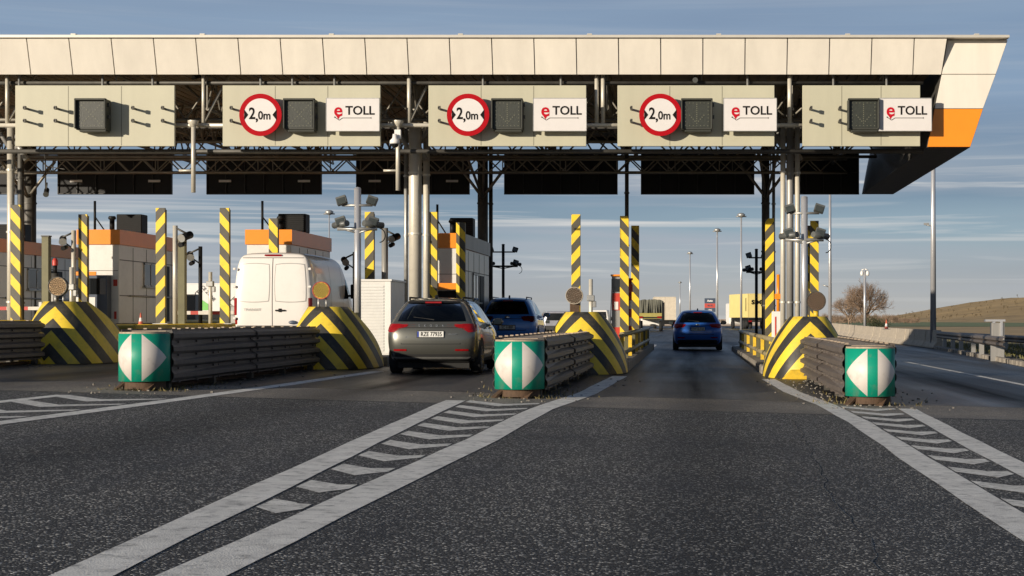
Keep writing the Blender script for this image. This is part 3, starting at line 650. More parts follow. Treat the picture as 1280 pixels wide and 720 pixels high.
def cushion(xn, xf, y0, y1, lab, drum=True):
    g = gz(xn); t = thing('crash_cushion', lab, 'crash cushion', (xn, y0, g), 0, 'steel crash cushions ahead of the buffers')
    if drum:
        b = MB(); n = 48; R_ = .36
        for k in range(n):
            pass
        arc = [R(-112)+R(224)*i/n for i in range(n+1)]
        vs = [(math.sin(a_)*R_, -math.cos(a_)*R_, z) for z in (.13, .82) for a_ in arc]
        b.add(vs, [(i, i+1, n+1+i+1, n+1+i) for i in range(n)], 0, True); dr = b.build('drum', M_drum, t)
        md = dr.modifiers.new('solid', 'SOLIDIFY'); md.thickness = .012
        b = MB(); vs = [(math.sin(a_)*(R_-.01), -math.cos(a_)*(R_-.01), .80) for a_ in arc]+[(math.sin(a_)*(R_-.01), -math.cos(a_)*(R_-.01), .845) for a_ in arc]
        b.add(vs, [list(range(n+1)), list(range(n+1, 2*n+2))]+[(i, i+1, n+2+i, n+1+i) for i in range(n)]); b.build('drum_lid', M_drumtop, t)
        b = MB(); b.lathe([(.3, .02), (.3, .13)], 20); b.bar((-.22, -.12, .13), (-.36, -.22, .0), .12, .03); b.bar((.2, -.12, .13), (.1, -.3, .0), .12, .03); b.build('foot', M_rust, t)
    Ln = y1-y0; dx = (xf-xn); pr = wprof(); bays = 4
    for sx in (-1, 1):
        for k in range(bays):
            b = MB(); ya = .1+(Ln-.1)*k/bays-(.25 if k else 0); yb = .1+(Ln-.1)*(k+1)/bays
            off = .35+.012*k*0+(.02 if k % 2 == 0 else -.006)
            vs = []
            for j, yy in enumerate((ya, yb)):
                o_ = off + (.035 if j == 0 and k else 0)*0
                for d_, z in pr: vs.append((dx*yy/Ln+sx*(o_+d_*(1 if not (j == 0 and k == 0) else .35)), yy, z+.0))
            n = len(pr); b.add(vs, [(i, i+1, n+i+1, n+i) for i in range(n-1)])
            for k2 in range(4):
                for fr in (.12, .5, .88):
                    yy = ya+(yb-ya)*fr; b.box((dx*yy/Ln+sx*(off+.012), yy, .10+.78*(k2+.0)/4+.01+(.0)), (.035, .06, .03))
            o = b.build('rail_panel', M_rail, t); md = o.modifiers.new('solid', 'SOLIDIFY'); md.thickness = .006
    for k in range(bays+1):
        yy = .25+(Ln-.35)*k/bays; b = MB(); x = dx*yy/Ln
        b.bb(x-.34, x+.34, yy-.04, yy+.04, .12, .86); b.bb(x-.3, x-.2, yy-.06, yy+.06, 0, .12); b.bb(x+.2, x+.3, yy-.06, yy+.06, 0, .12); b.build('diaphragm', M_steel, t)
    b = MB(); b.bar((0, .1, .03), (dx, Ln, .03), .22, .05); b.build('ground_beam', M_rust, t)
    b = MB(); b.bar((0, .2, .855), (dx, Ln-.1, .855), .5, .01); 
    for i in range(26):
        yy = .3+(Ln-.5)*i/26; b.box((dx*yy/Ln+(.31 if i % 2 else -.31), yy, .885), (.05, .05, .02))
    b.build('top_cover', M_drumtop, t); return t
cushion(-13.55, -13.55, 23.5, 34.2, 'dark crash cushion cut off by the left picture edge', drum=True)
cushion(-7.95, -7.95, 24.5, 34.2, 'long crash cushion with green and white drum at the left, in front of the van')
cushion(-2.47, -2.38, 24.4, 34.2, 'crash cushion with green and white drum in the middle, right of the grey car')
cushion(2.62, 2.68, 24.4, 34.2, 'crash cushion with green and white drum on the right, its left rail sunlit')
# debris and weeds below the cushions
M_weed = mat('dry_weed', (.16,.13,.05), .9, 0, .5, 20); b = MB()
for cx_ in (-7.95, -2.47, 2.62):
    for i in range(260):
        x = cx_+random.gauss(0, .3); y = 24.6+random.random()**2*4-.45; h = random.uniform(.02, .07); a_ = random.uniform(0, 6.3); g = gz(x)
        b.add([(x-.012*math.cos(a_), y-.012*math.sin(a_), g), (x+.012*math.cos(a_), y+.012*math.sin(a_), g), (x+random.gauss(0, .03), y+random.gauss(0, .03), g+h)], [(0,1,2)])
struct(b.build('weeds', M_weed, fixn=False), 'stuff')
b = MB()
for i in range(700):
    cx_ = random.choice((-7.95, -2.47, 2.62, 2.62, -13.4)); x = cx_+random.gauss(0, .55); y = random.uniform(23, 34.5); r_ = random.uniform(.006, .02); b.box((x, y, gz(x)+r_*.5), (r_*2, r_*1.6, r_), rz=random.random()*3)
struct(b.build('gravel', mat('gravel', (.22,.2,.17), .9, 0, .5, 30), fixn=False), 'stuff')

# ------------------------------------------------------------------ striped posts
posts = [(20, 49, 256, 'F', 'striped post beside the cream pipe at the far left'), (104, 44.8, 268, 'F', 'striped post in front of the left booth'), (201, 47, 260, 'R', 'striped post right of the left booth, bands rising to the right'),
         (281, 47, 260, 'F', 'striped post touching the left side of the white van'), (342, 45.3, 273, 'F', 'striped post sticking up above the white van'), (462, 45.9, 265, 'R', 'striped post behind the white floodlight mast'),
         (541, 45.9, 265, 'F', 'striped post right of the thick cream column'), (576, 45, 278, 'F', 'striped post before the open booth behind the grey car'), (720, 44.8, 268, 'R', 'striped post standing alone behind the grey round lamp'),
         (780.5, 44, 270, 'F', 'taller striped post of the close pair left of the centre lane'), (794, 40, 282, 'F', 'shorter striped post of the close pair left of the centre lane'), (962, 43.5, 273, 'R', 'striped post left of the right hand pipes'),
         (1018, 42.5, 276, 'F', 'striped post behind the right white floodlight mast'), (1011, 38, 282, 'F', 'striped post mostly hidden behind the right floodlight mast'),
         ]
for px, s_, yt, k, lab in posts:
    x = X(px, s_); zt = Z(yt, s_); zb = 1.05 if x < -12 else gz(x)+.2; Y = F/s_
    t = thing('striped_post', lab, 'striped post', (x, Y, zb), 0, 'yellow and black striped posts')
    b = MB(); h = zt-zb; b.bb(-.125, .125, -.04, .03, .02, h); b.build('front_plate', S_postR if k == 'R' else S_postF, t, bevel=.006)
    b = MB(); b.bb(-.09, .12, .03, .13, .02, h-.04); b.build('channel', M_olive, t)
    b = MB(); b.bb(-.2, .2, -.08, .28, 0, .02); b.build('base_plate', M_zinc, t)
for px, s_, yt, lab in ((228, 49, 297, 'unlit olive back of a striped post right of the left booth'), (58, 50, 296, 'unlit olive back of a striped post left of the red beacon')):  # striped posts from behind; their unlit tone is put into the olive colour
    x = X(px, s_); zb = 1.05; t = thing('post_back', lab, 'post', (x, F/s_, zb), 0)
    b = MB(); b.bb(-.09, .09, -.09, .09, 0, Z(yt, s_)-zb); b.build('shaft', M_olive, t, bevel=.01)
    b = MB(); b.bb(-.1, .1, -.1, .1, Z(yt, s_)-zb, Z(yt, s_)-zb+.03); b.build('cap', M_steel, t)

# ------------------------------------------------------------------ floodlight masts, cameras, lamps
def flood(t, x, z, sx, m=M_lamp):
    b = MB(); M_ = Matrix.Rotation(R(18*sx), 3, 'Y') @ Matrix.Rotation(R(-20), 3, 'X')
    b.box((x, -.08, z), (.22, .11, .18), M=M_); b.box((x, -.02, z-.02), (.16, .1, .12), M=M_)
    for i in range(4): b.box((x-.075+.05*i, .045, z), (.012, .06, .14), M=M_)
    o = b.build('floodlight', m, t, bevel=.01)
    b = MB(); b.box((x, -.14, z-.01), (.18, .02, .14), M=M_); b.build('lens', M_lens, o)
def mast(px, s_, yt, yb, lab, pm, h1, h2, sp=.33, dark=False):
    x = X(px, s_); zb = gz(x)+.2; Y = F/s_; zt = Z(yt, s_)-zb
    t = thing('floodlight_mast', lab, 'floodlight mast', (x, Y, zb), 0, 'floodlight masts at the island ends')
    b = MB(); b.tube((0, 0, 0), (0, 0, zt), .075 if not dark else .06, 14); b.lathe([(.08, zt), (.05, zt+.03), (0, zt+.04)], 14); b.build('pole', pm, t)
    za, zc = Z(h1, s_)-zb, Z(h2, s_)-zb
    b = MB(); b.tube((-sp, -.04, za-.1), (sp, -.04, za-.1), .03, 8); b.build('crossbar', M_zinc if not dark else M_black, t); b = MB(); b.tube((-sp-.1, -.04, zc-.16), (sp+.1, -.04, zc-.16), .04, 8)
    b.tube((0, -.04, zc-.25), (-sp, -.04, zc-.16), .02, 6); b.tube((0, -.04, zc-.25), (sp, -.04, zc-.16), .02, 6); b.build('crossbar', M_zinc if not dark else M_black, t)
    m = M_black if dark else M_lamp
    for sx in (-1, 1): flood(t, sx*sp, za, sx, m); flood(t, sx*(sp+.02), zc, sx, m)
    for sx in (-1, 1):
        b = MB(); b.tube((sx*(sp-.15), -.25, zc-.05), (sx*(sp+.2), .1, zc-.08), .07, 10); b.build('camera', m, t)
    b = MB()
    for i in range(10):
        a0, a1 = math.pi*i/10, math.pi*(i+1)/10; f = lambda a_: (sp+.15+.12*math.sin(a_), 0, zc-.1-.3*(1-math.cos(a_))/2-.05); b.tube(f(a0), f(a1), .012, 5)
    b.build('cable', M_black, t)
M_alu = mat('aluminium_pole', (.55,.55,.56), .3, .5, .08, 3)
mast(447, 57.5, 236, 400, 'white floodlight mast between the white van and the grey car', M_alu, 251, 277)
mast(1005.5, 55.5, 247, 400, 'white floodlight mast on the right island, before the striped posts', M_alu, 261, 291)
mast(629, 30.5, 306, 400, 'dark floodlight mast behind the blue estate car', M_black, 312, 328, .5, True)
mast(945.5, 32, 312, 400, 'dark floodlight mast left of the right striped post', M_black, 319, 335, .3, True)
def campole(px, s_, yt, m, lab, sx, wd=.06, camz=-.15, zb=None):
    x = X(px, s_); zb = zb if zb is not None else (1.05 if x < -12 else gz(x)+.2); t = thing('camera_pole', lab, 'camera pole', (x, F/s_, zb), 0, 'slim camera poles on the islands'); h = Z(yt, s_)-zb
    b = MB(); b.tube((0, 0, 0), (0, 0, h), wd, 10); b.build('pole', m, t)
    b = MB(); b.tube((0, 0, h-.05), (sx*.3, -.05, h-.2), .025, 6); b.tube((0, 0, h-.5), (sx*.2, -.05, h-.35), .02, 6); b.build('arm', M_steel, t)
    b = MB(); b.tube((sx*.22, -.2, h-.32), (sx*.34, .14, h-.22), .095, 12); b.tube((sx*.2, -.25, h-.5), (sx*.22, .05, h-.45), .06, 10); b.build('camera', M_black, t)
    b = MB(); b.tube((sx*.22, -.2, h-.32), (sx*.215, -.215, h-.325), .105, 12); b.build('lens_ring', M_zinc, t)
campole(219, 50, 282, M_pipe, 'pale camera pole right of the left booth, camera on its right', 1)
campole(250.5, 44, 308, M_black, 'black camera pole in front of the white trailer', -1, .055)
campole(92, 46, 288, M_pipe, 'pale camera pole left of the left booth', -1, .06)
campole(481, 45, 285, M_column, 'grey camera pole above the white cabinet', 1, .09)
campole(443, 42, 315, M_black, 'black camera pole just left of the striped post behind the floodlight mast', -1, .05)
def stub(px, s_, yt, yb, lab, box=.5):
    x = X(px, s_); zb = Z(yb, s_); t = thing('sensor_post', lab, 'sensor post', (x, F/s_, zb), 0); h = Z(yt, s_)-zb
    b = MB(); b.tube((0, 0, 0), (0, 0, h), .05, 10); b.build('pole', M_pipe, t)
    b = MB(); b.bb(-.09, .09, -.1, .06, h*box, h*box+.14); b.bb(.05, .13, -.05, .05, h*box-.15, h*box); b.build('sensor', M_zinc, t, bevel=.01)
stub(263, 47, 340, 404.5, 'thin cream sensor post in front of the white trailer', .72)
stub(89.5, 52, 334, 405, 'thin cream sensor post between the pale lamp and the left booth', .6)
stub(738.5, 52, 349, 440, 'thin cream sensor post right of the lone striped post', .7)
# masts beyond
def lamp_mast(px, s_, h, lab, r=.13, head=True, z0=None):
    x = X(px, s_); Y = F/s_; g = gz(x, Y) if z0 is None else z0; t = thing('lamp_mast', lab, 'lamp mast', (x, Y, g), 0, 'tall slim lamp masts')
    b = MB(); b.tube((0, 0, 0), (0, 0, h), r, 12, r2=r*.62); b.build('pole', M_alu, t)
    if head:
        b = MB(); b.lathe([(.1, h), (.32, h+.08), (.4, h+.3), (.2, h+.42), (0, h+.45)], 12); b.tube((-.5, 0, h+.1), (.5, 0, h+.1), .06, 6); b.build('lamp_head', M_zinc, t)
    return t
t = lamp_mast(1166.5, 26, 12, 'thick grey lamp mast in front of the hill, ending behind the canopy', .15)
b = MB(); b.tube((0, 0, 5.86), (-.35, 0, 5.93), .03, 6); b.bb(-.45, -.2, -.05, .05, 5.92, 6.02); b.build('bracket', M_zinc, t)
t = lamp_mast(1037.5, 18, 12, 'lamp mast right of the striped posts, ending behind the far board', .13)
b = MB(); b.tube((0, 0, 3.5), (-.5, 0, 3.65), .04, 6); b.build('bracket', M_zinc, t)
lamp_mast(926.5, 13, 10.9, 'tallest lamp mast right of the blue hatchback', .12)
lamp_mast(896.5, 11, 11.0, 'lamp mast rising directly behind the right side of the blue hatchback', .13)
lamp_mast(862.5, 8, 11.2, 'lamp mast rising from behind the left side of the blue hatchback', .14)
lamp_mast(850, 5, 10, 'shortest looking lamp mast left of the blue hatchback', .16)
lamp_mast(411.5, 14, 10.4, 'thin lamp mast showing above the roof of the white van', .08)
x = X(1081, 18); t = thing('camera_mast', 'short mast with two white globe cameras by the bare tree', 'camera mast', (x, F/18, gz(x, 116)))
b = MB(); b.tube((0, 0, 0), (0, 0, 4.7), .09, 10); b.build('pole', M_alu, t)
for sx in (-1, 1):
    b = MB(); b.lathe([(0, 4.68), (.09, 4.64), (.12, 4.5), (.10, 4.36), (0, 4.3)], 12, c=(sx*.2, 0, 0)); b.tube((0, 0, 4.8), (sx*.22, 0, 4.72), .04, 6); b.build('camera', M_white, t)

# ------------------------------------------------------------------ booths
def booth(x0, x1, Y0, Y1, zt, lab, style, side_band):
    cx_ = (x0+x1)/2; zb = (1.05 if cx_ < -12 else .35); wd = x1-x0; D = Y1-Y0; h = zt-zb
    t = thing('toll_booth', lab, 'toll booth', (cx_, Y0, zb), 0, 'toll booths on the islands')
    bh = .42; dk = .5
    b = MB(); b.bb(-wd/2, wd/2, 0, D, 0, h-bh); b.build('wall', M_booth, t, bevel=.015)
    b = MB(); b.bb(-wd/2-.04, wd/2-.0, -.05, -.003, h-bh, h); b.bb(-wd/2-.04, wd/2+.0, -.003, D+.04, h-bh, h) ; b.build('roof_band', M_orange, t)
    b = MB(); b.bb(wd/2+.001, wd/2+.04, -.05, D+.04, h-bh, h); b.build('side_band', side_band, t)
    b = MB()
    for i in range(1, 5): yy = D*i/5; b.bb(wd/2, wd/2+.006, yy-.012, yy+.012, .05, h-bh-.05)
    for zz in (h*.30, h*.68): b.bb(wd/2, wd/2+.005, .05, D-.05, zz-.012, zz+.012)
    b.bb(-wd/2+.03, wd/2-.03, -.004, 0, h-bh-.75, h-bh-.735); b.build('seam', M_steel, t)
    b = MB(); b.bb(wd/2, wd/2+.02, D*.36, D*.56, h*.42, h*.66); b.build('window', M_glass, t)
    b = MB()
    for ya, yb, za, zb_ in ((D*.355, D*.565, h*.655, h*.675), (D*.355, D*.565, h*.41, h*.425), (D*.355, D*.365, h*.41, h*.67), (D*.555, D*.565, h*.41, h*.67), (D*.455, D*.465, h*.41, h*.67)): b.bb(wd/2+.01, wd/2+.035, ya, yb, za, zb_)
    b.build('window_frame', M_zinc, t)
    b = MB(); b.bb(wd/2, wd/2+.12, D*.34, D*.58, h*.395, h*.41); b.build('counter', M_zinc, t)
    b = MB(); b.bb(wd/2, wd/2+.025, D*.62, D*.76, .05, h*.66); b.build('door', M_black, t)
    b = MB(); b.tube((wd/2+.05, .8, h*.3), (wd/2+.05, D-.2, h*.3), .025, 6); b.build('handrail', M_zinc, t)
    # roof unit
    b = MB(); b.bb(-wd*.1, wd*.55, D*.3, D*.3+.55, h, h+.55); a_ = b.build('air_conditioner', M_black, t, bevel=.02)
    b = MB()
    for i in range(8): b.bb(-wd*.08, wd*.53, D*.3-.02, D*.3, h+.05+.06*i, h+.07+.06*i)
    b.build('grille', M_black, a_)
    b = MB(); b.tube((wd*.15, .6, h), (wd*.15, .6, h+.32), .07, 10); b.lathe([(.09, h+.32), (.12, h+.36), (.09, h+.42)], 10, c=(wd*.15, .6, 0)); b.build('vent', M_black, t)
    b = MB(); b.tube((-wd*.25, .5, h), (-wd*.25, .5, h+.85), .035, 8); b.tube((-wd*.25, .5, h+.4), (-wd*.02, .5, h+.02), .02, 6); b.build('antenna', M_black, t)
    if style == 'hatch':
        b = MB(); b.bb(-wd/2, wd*.31, -.35, -.004, h*.05, h*.51); o = b.build('service_box', M_dkblue, t)
        b = MB(); b.bb(-wd/2, wd*.05, -.37, -.352, h*.51, h*.55); b.build('awning', M_orange, o)
        b = MB(); b.bb(-wd*.45, wd*.02, -.36, -.352, h*.17, h*.28); b.build('notice', M_white, o)
        b = MB(); b.bb(-wd*.45, wd*.28, -.358, -.352, h*.31, h*.48); b.build('window', M_glass, o)
        b = MB(); b.bb(wd*.36, wd*.46, -.01, -.003, h*.40, h*.47); b.bb(wd*.38, wd*.44, -.01, -.003, h*.05, h*.13); b.build('sticker', M_redw, t)
    elif style == 'open':
        b = MB(); b.bb(-wd/2+.06, wd/2-.06, -.02, -.003, h*.1, h*.50); b.build('doorway', M_black, t)
        b = MB(); b.bb(-wd/2, wd/2-.1, -.35, -.004, h*.51, h*.565); b.build('awning', M_orange, t)
        b = MB(); b.bb(wd*.3, wd*.5, -.03, -.021, h*.02, h*.24); b.build('notice', M_white, t)
    else:
        b = MB(); b.bb(-wd/2+.1, wd/2-.1, -.02, -.003, h*.35, h*.72); b.build('window', M_glass, t)
booth(-17.35, -16.2, 47.7, 53.7, 3.72, 'white booth with orange band at the left, traffic cone beside it', 'hatch', M_orange)
booth(-12.57, -11.32, 47.7, 52.9, 3.72, 'booth with orange band peeking above the white van', 'window', M_orange)
booth(-7.5, -6.45, 47.7, 54.0, 3.62, 'booth with dark open front and orange awning behind the grey car', 'open', M_column)
booth(-23.4, -21.75, 52.5, 60, 3.72, 'booth with reddish band cut off by the left picture edge', 'window', M_orange)
# cabinet
t = thing('equipment_cabinet', 'white ribbed equipment cabinet between the floodlight mast and the grey car', 'cabinet', (-7.28, 38.9, gz(-7.3)+.2))
b = MB(); b.bb(-.36, .36, 0, 1.9, 0, 1.72); b.build('case', M_booth, t, bevel=.01)
b = MB()
for i in range(22): b.bb(-.34, .2, -.012, 0, .1+.07*i, .14+.07*i)
b.build('louvres', M_booth, t)
b = MB(); b.bb(-.39, .39, -.04, 1.94, 1.72, 1.76); b.build('lid', M_white, t); b = MB(); b.bb(.24, .36, -.01, 0, .05, 1.7); b.build('door_edge', M_white, t)
# booms, cones, beacon, terminal
def boom(px0, px1, py, s_, lab):
    x0, x1 = X(px0, s_), X(px1, s_); zb = 1.05
    t = thing('boom_barrier', lab, 'barrier', (x1+.25, F/s_, zb))
    z = Z(py, s_)-zb
    b = MB(); b.box(((x0-x1)/2-.25, -.05, z), (x1-x0+.5, .05, .10)); b.build('arm', S_boom, t); b = MB(); b.bb(-.14, .14, 0, .3, 0, z+.2); b.build('housing', M_zinc, t, bevel=.02)
boom(228, 283, 391, 44, 'red and white barrier arm below the white trailer'); boom(-60, 43, 385.5, 43, 'red and white barrier arm at the left picture edge')
def cone(p, h, lab):
    t = thing('traffic_cone', lab, 'traffic cone', p)
    b = MB(); b.lathe([(.36*h, .04*h), (.2*h, .05*h), (.16*h, .3*h)], 16); b.lathe([(.1*h, .6*h), (.05*h, h), (0, h)], 16); b.build('cone', mat('cone_red', (.62,.14,.08), .5), t)
    b = MB(); b.lathe([(.16*h, .3*h), (.1*h, .6*h)], 16); b.build('reflective_band', M_white, t); b = MB(); b.bb(-.4*h, .4*h, -.4*h, .4*h, 0, .05*h); b.build('base', M_white, t)
cone((-12.52, F/54.8, 1.05), .28, 'small faded red traffic cone beside the left booth')
cone((X(1108, 24), F/24, gz(11, 87)+.85), .5, 'red and white cone standing behind the concrete barriers')
t = thing('beacon_box', 'grey machine with red beacon on top, behind the pale round lamp', 'beacon', (X(65, 49), F/49, 1.05))
b = MB(); b.bb(-.12, .06, -.08, .08, 0, 1.15); b.build('case', M_column, t, bevel=.01); b = MB(); b.tube((.08, 0, 0), (.08, 0, 1.3), .09, 10); b.build('pole', M_steel, t)
b = MB(); b.tube((.08, 0, 1.3), (.08, 0, 1.5), .05, 10); b.build('lower_lamp', M_black, t); b = MB(); b.lathe([(.07, 1.5), (.07, 1.62), (.04, 1.68), (0, 1.69)], 12, c=(.08, 0, 0)); b.build('beacon_lens', M_redw, t)
t = thing('payment_terminal', 'tall red and white payment terminal with black screen beside the striped post pair', 'payment terminal', (X(772, 42.5), F/42.5, gz(-2)+.2))
b = MB(); b.bb(-.17, .17, -.02, .3, 0, 2.2); b.build('case', M_column, t, bevel=.01)
b = MB(); b.bb(-.18, .17, -.06, -.02, 1.75, 2.12); b.build('screen', M_glass, t)
b = MB(); b.bb(-.2, .2, -.1, .34, 2.2, 2.25); b.build('hood', M_orange, t)
b = MB(); b.bb(-.16, .16, -.04, -.02, 1.2, 1.7); b.build('red_panel', M_redw, t); b = MB(); b.bb(-.14, .16, -.04, -.02, .15, .7); b.build('red_panel', M_redw, t)
b = MB(); b.bb(-.1, .02, -.05, -.04, 1.22, 1.45); b.bar((-.24, -.08, 0), (-.17, -.08, 1.8), .03, .03); b.build('white_strip', M_white, t)
t = thing('marker_pole', 'slim red and white pole between the two paired striped posts', 'pole', (X(787.5, 42), F/42, gz(-1.8)+.2))
b = MB(); b.tube((0, 0, 0), (0, 0, 2.1), .055, 10); b.build('pole', S_rw, t); b = MB(); b.tube((0, 0, 2.1), (0, 0, 2.16), .09, 10); b.bb(-.08, .08, -.1, .08, 1.75, 1.98); b.build('lamp', M_redw, t)
t = thing('gate_machine', 'red, white and orange barrier machine behind the right cream pipes', 'barrier machine', (X(973, 44), F/44, gz(2.5)+.2))
b = MB(); b.bb(-.18, .18, 0, .3, 0, 1.25); b.build('case', M_white, t, bevel=.01); b = MB(); b.bb(-.1, -.06, -.01, 0, .3, 1.1); b.bb(.16, .19, -.02, .2, .1, 1.2); b.build('red_stripe', M_redw, t); b = MB(); b.bb(-.1, .12, 0, .2, 1.6, 1.75); b.tube((0, .1, 1.25), (0, .1, 2.3), .05, 8); b.build('signal_head', M_orange, t)

# ------------------------------------------------------------------ vehicles
def paint(name, col, metal=.55, rough=.3): return mat(name, col, rough, metal, .06, 1.2, coat=.8)
M_greycar = paint('grey_metallic', (.12,.12,.105), .6, .34); M_bluecar = paint('blue_metallic', (.025,.13,.50), .1, .33); M_bluecar2 = paint('bright_blue_metallic', (.04,.22,.72), .05, .35)
M_vanw = mat('van_white', (.76,.72,.67), .28, 0, .03, 1, coat=.5, dirt=(.5,.46,.4), dirt_amt=.15)
M_tail = mat('tail_lamp', (.26,.005,.006), .25, 0, .3, 12); M_taild = mat('tail_lamp_dark', (.09,.004,.006), .1, 0, .3, 12, coat=.6)
M_bump = mat('bumper_plastic', (.03,.03,.03), .6, 0, .15, 5); M_plate = mat('number_plate', (.68,.68,.64), .4, 0, .05, 6); M_chrome = mat('chrome', (.7,.7,.7), .15, 1, .02, 5); M_gap = mat('panel_gap', (.01,.01,.01), .7)
def glassmat(name, tint, rough=.02):
    m = bpy.data.materials.new(name); m.use_nodes = True; n = m.node_tree.nodes; l = m.node_tree.links; n.remove(n['Principled BSDF'])
    tr = n.new('ShaderNodeBsdfTransparent'); tr.inputs[0].default_value = tint; gl = n.new('ShaderNodeBsdfGlossy'); gl.inputs['Roughness'].default_value = rough
    fr = n.new('ShaderNodeFresnel'); fr.inputs[0].default_value = 1.32; mx = n.new('ShaderNodeMixShader'); l.new(fr.outputs[0], mx.inputs[0]); l.new(tr.outputs[0], mx.inputs[1]); l.new(gl.outputs[0], mx.inputs[2])
    l.new(mx.outputs[0], n['Material Output'].inputs[0]); return m
M_cglass = glassmat('car_glass', (.10,.12,.115,1)); M_head = mat('seat_cloth', (.03,.03,.032), .7)
COLS = [-1, -.62, 0, .62, 1]
def body_mesh(st, crown_r=.07, crown_f=.1):
    """st: list of stations; each (ys[7], zs[7], ws[7]) ; returns Object with subsurf applied + BVH"""
    b = bmesh.new(); nS = len(st); cache = {}
    def vert(j, l, c):
        k = (j, l, c)
        if k in cache: return cache[k]
        ys, zs, ws = st[j]; u = COLS[c]; x = ws[l]*u; y = ys[l]; z = zs[l]
        if j == 0: y -= crown_r*(1-u*u)
        if j == nS-1: y += crown_f*(1-u*u)
        if l == 6: z += .035*(1-u*u)
        cache[k] = b.verts.new((x, y, z)); return cache[k]
    nl = 7; nc = len(COLS)
    for j in range(nS-1):
        for l in range(nl-1):
            b.faces.new([vert(j, l, nc-1), vert(j+1, l, nc-1), vert(j+1, l+1, nc-1), vert(j, l+1, nc-1)])
            b.faces.new([vert(j, l, 0), vert(j, l+1, 0), vert(j+1, l+1, 0), vert(j+1, l, 0)])
        for c in range(nc-1):
            b.faces.new([vert(j, nl-1, c), vert(j, nl-1, c+1), vert(j+1, nl-1, c+1), vert(j+1, nl-1, c)])
            b.faces.new([vert(j, 0, c), vert(j+1, 0, c), vert(j+1, 0, c+1), vert(j, 0, c+1)])
    for l in range(nl-1):
        for c in range(nc-1):
            b.faces.new([vert(0, l, c), vert(0, l, c+1), vert(0, l+1, c+1), vert(0, l+1, c)])
            b.faces.new([vert(nS-1, l, c), vert(nS-1, l+1, c), vert(nS-1, l+1, c+1), vert(nS-1, l, c+1)])
    bmesh.ops.recalc_face_normals(b, faces=b.faces)
    me = bpy.data.meshes.new('tmp'); b.to_mesh(me); b.free()
    o = bpy.data.objects.new('tmp', me); sc.collection.objects.link(o); md = o.modifiers.new('s', 'SUBSURF'); md.levels = 3; md.render_levels = 3
    dg = bpy.context.evaluated_depsgraph_get(); m2 = bpy.data.meshes.new_from_object(o.evaluated_get(dg)); bpy.data.objects.remove(o)
    for p in m2.polygons: p.use_smooth = True
    bv = BVHTree.FromPolygons([v.co.copy() for v in m2.vertices], [list(p.vertices) for p in m2.polygons])
    return m2, bv
def patch(bv, corners, ax, name, m, parent, off=.006, rnd=.25, nu=16, nv=10, shape=None):
    """corners TL,TR,BR,BL in (x,z) for ax 'r' (rear) / 'f', or (y,z) for 'R'/'L' sides; projected onto the body"""
    pts = {}; b = MB(); vs = []; idx = {}
    for i in range(nu+1):
        for j in range(nv+1):
            u, v = 2*i/nu-1, 2*j/nv-1
            U, V = u*math.sqrt(1-rnd*v*v/2), v*math.sqrt(1-rnd*u*u/2)
            U, V = (U+1)/2, (V+1)/2
            tl, tr, br, bl = corners
            p = [(tl[k]*(1-U)+tr[k]*U)*(1-V)+(bl[k]*(1-U)+br[k]*U)*V for k in (0, 1)]
            if ax == 'r': o, d = Vector((p[0], -3, p[1])), Vector((0, 1, 0))
            elif ax == 'f': o, d = Vector((p[0], 12, p[1])), Vector((0, -1, 0))
            elif ax == 'R': o, d = Vector((4, p[0], p[1])), Vector((-1, 0, 0))
            elif ax == 'L': o, d = Vector((-4, p[0], p[1])), Vector((1, 0, 0))
            hit = bv.ray_cast(o, d)
            if hit[0] is None or (hit[0]-o).length > (4.6 if ax in 'rf' else 4.2) and ax in 'RL': continue
            idx[(i, j)] = len(vs); vs.append(hit[0]-d*off)
    fs = []
    for i in range(nu):
        for j in range(nv):
            k = [(i, j), (i+1, j), (i+1, j+1), (i, j+1)]
            if all(q in idx for q in k): fs.append([idx[q] for q in k])
    b.add(vs, fs, 0, True); return b.build(name, m, parent, fixn=False)
def wheel(t, x, y, r, sx, spk=10):
    b = MB(); Mx = Matrix.Rotation(R(90*sx), 3, 'Y'); b.lathe([(r*.6, -.1), (r*.93, -.105), (r, -.08), (r, .08), (r*.93, .105), (r*.66, .1)], 32, c=(x, y, r), M=Mx); o = b.build('wheel', M_tyre, t)
    b = MB(); b.lathe([(r*.68, .09), (r*.64, .10), (r*.6, .07), (r*.18, .06), (0, .075)], 32, c=(x, y, r), M=Mx)
    for i in range(spk):
        a_ = 2*math.pi*i/spk; c_ = Vector((x, y, r)); p0 = Mx @ Vector((.08*math.cos(a_), .08*math.sin(a_), .085)); p1 = Mx @ Vector((r*.62*math.cos(a_), r*.62*math.sin(a_), .09)); b.bar(c_+p0, c_+p1, .028, .03)
    b.build('rim', M_rim, o)
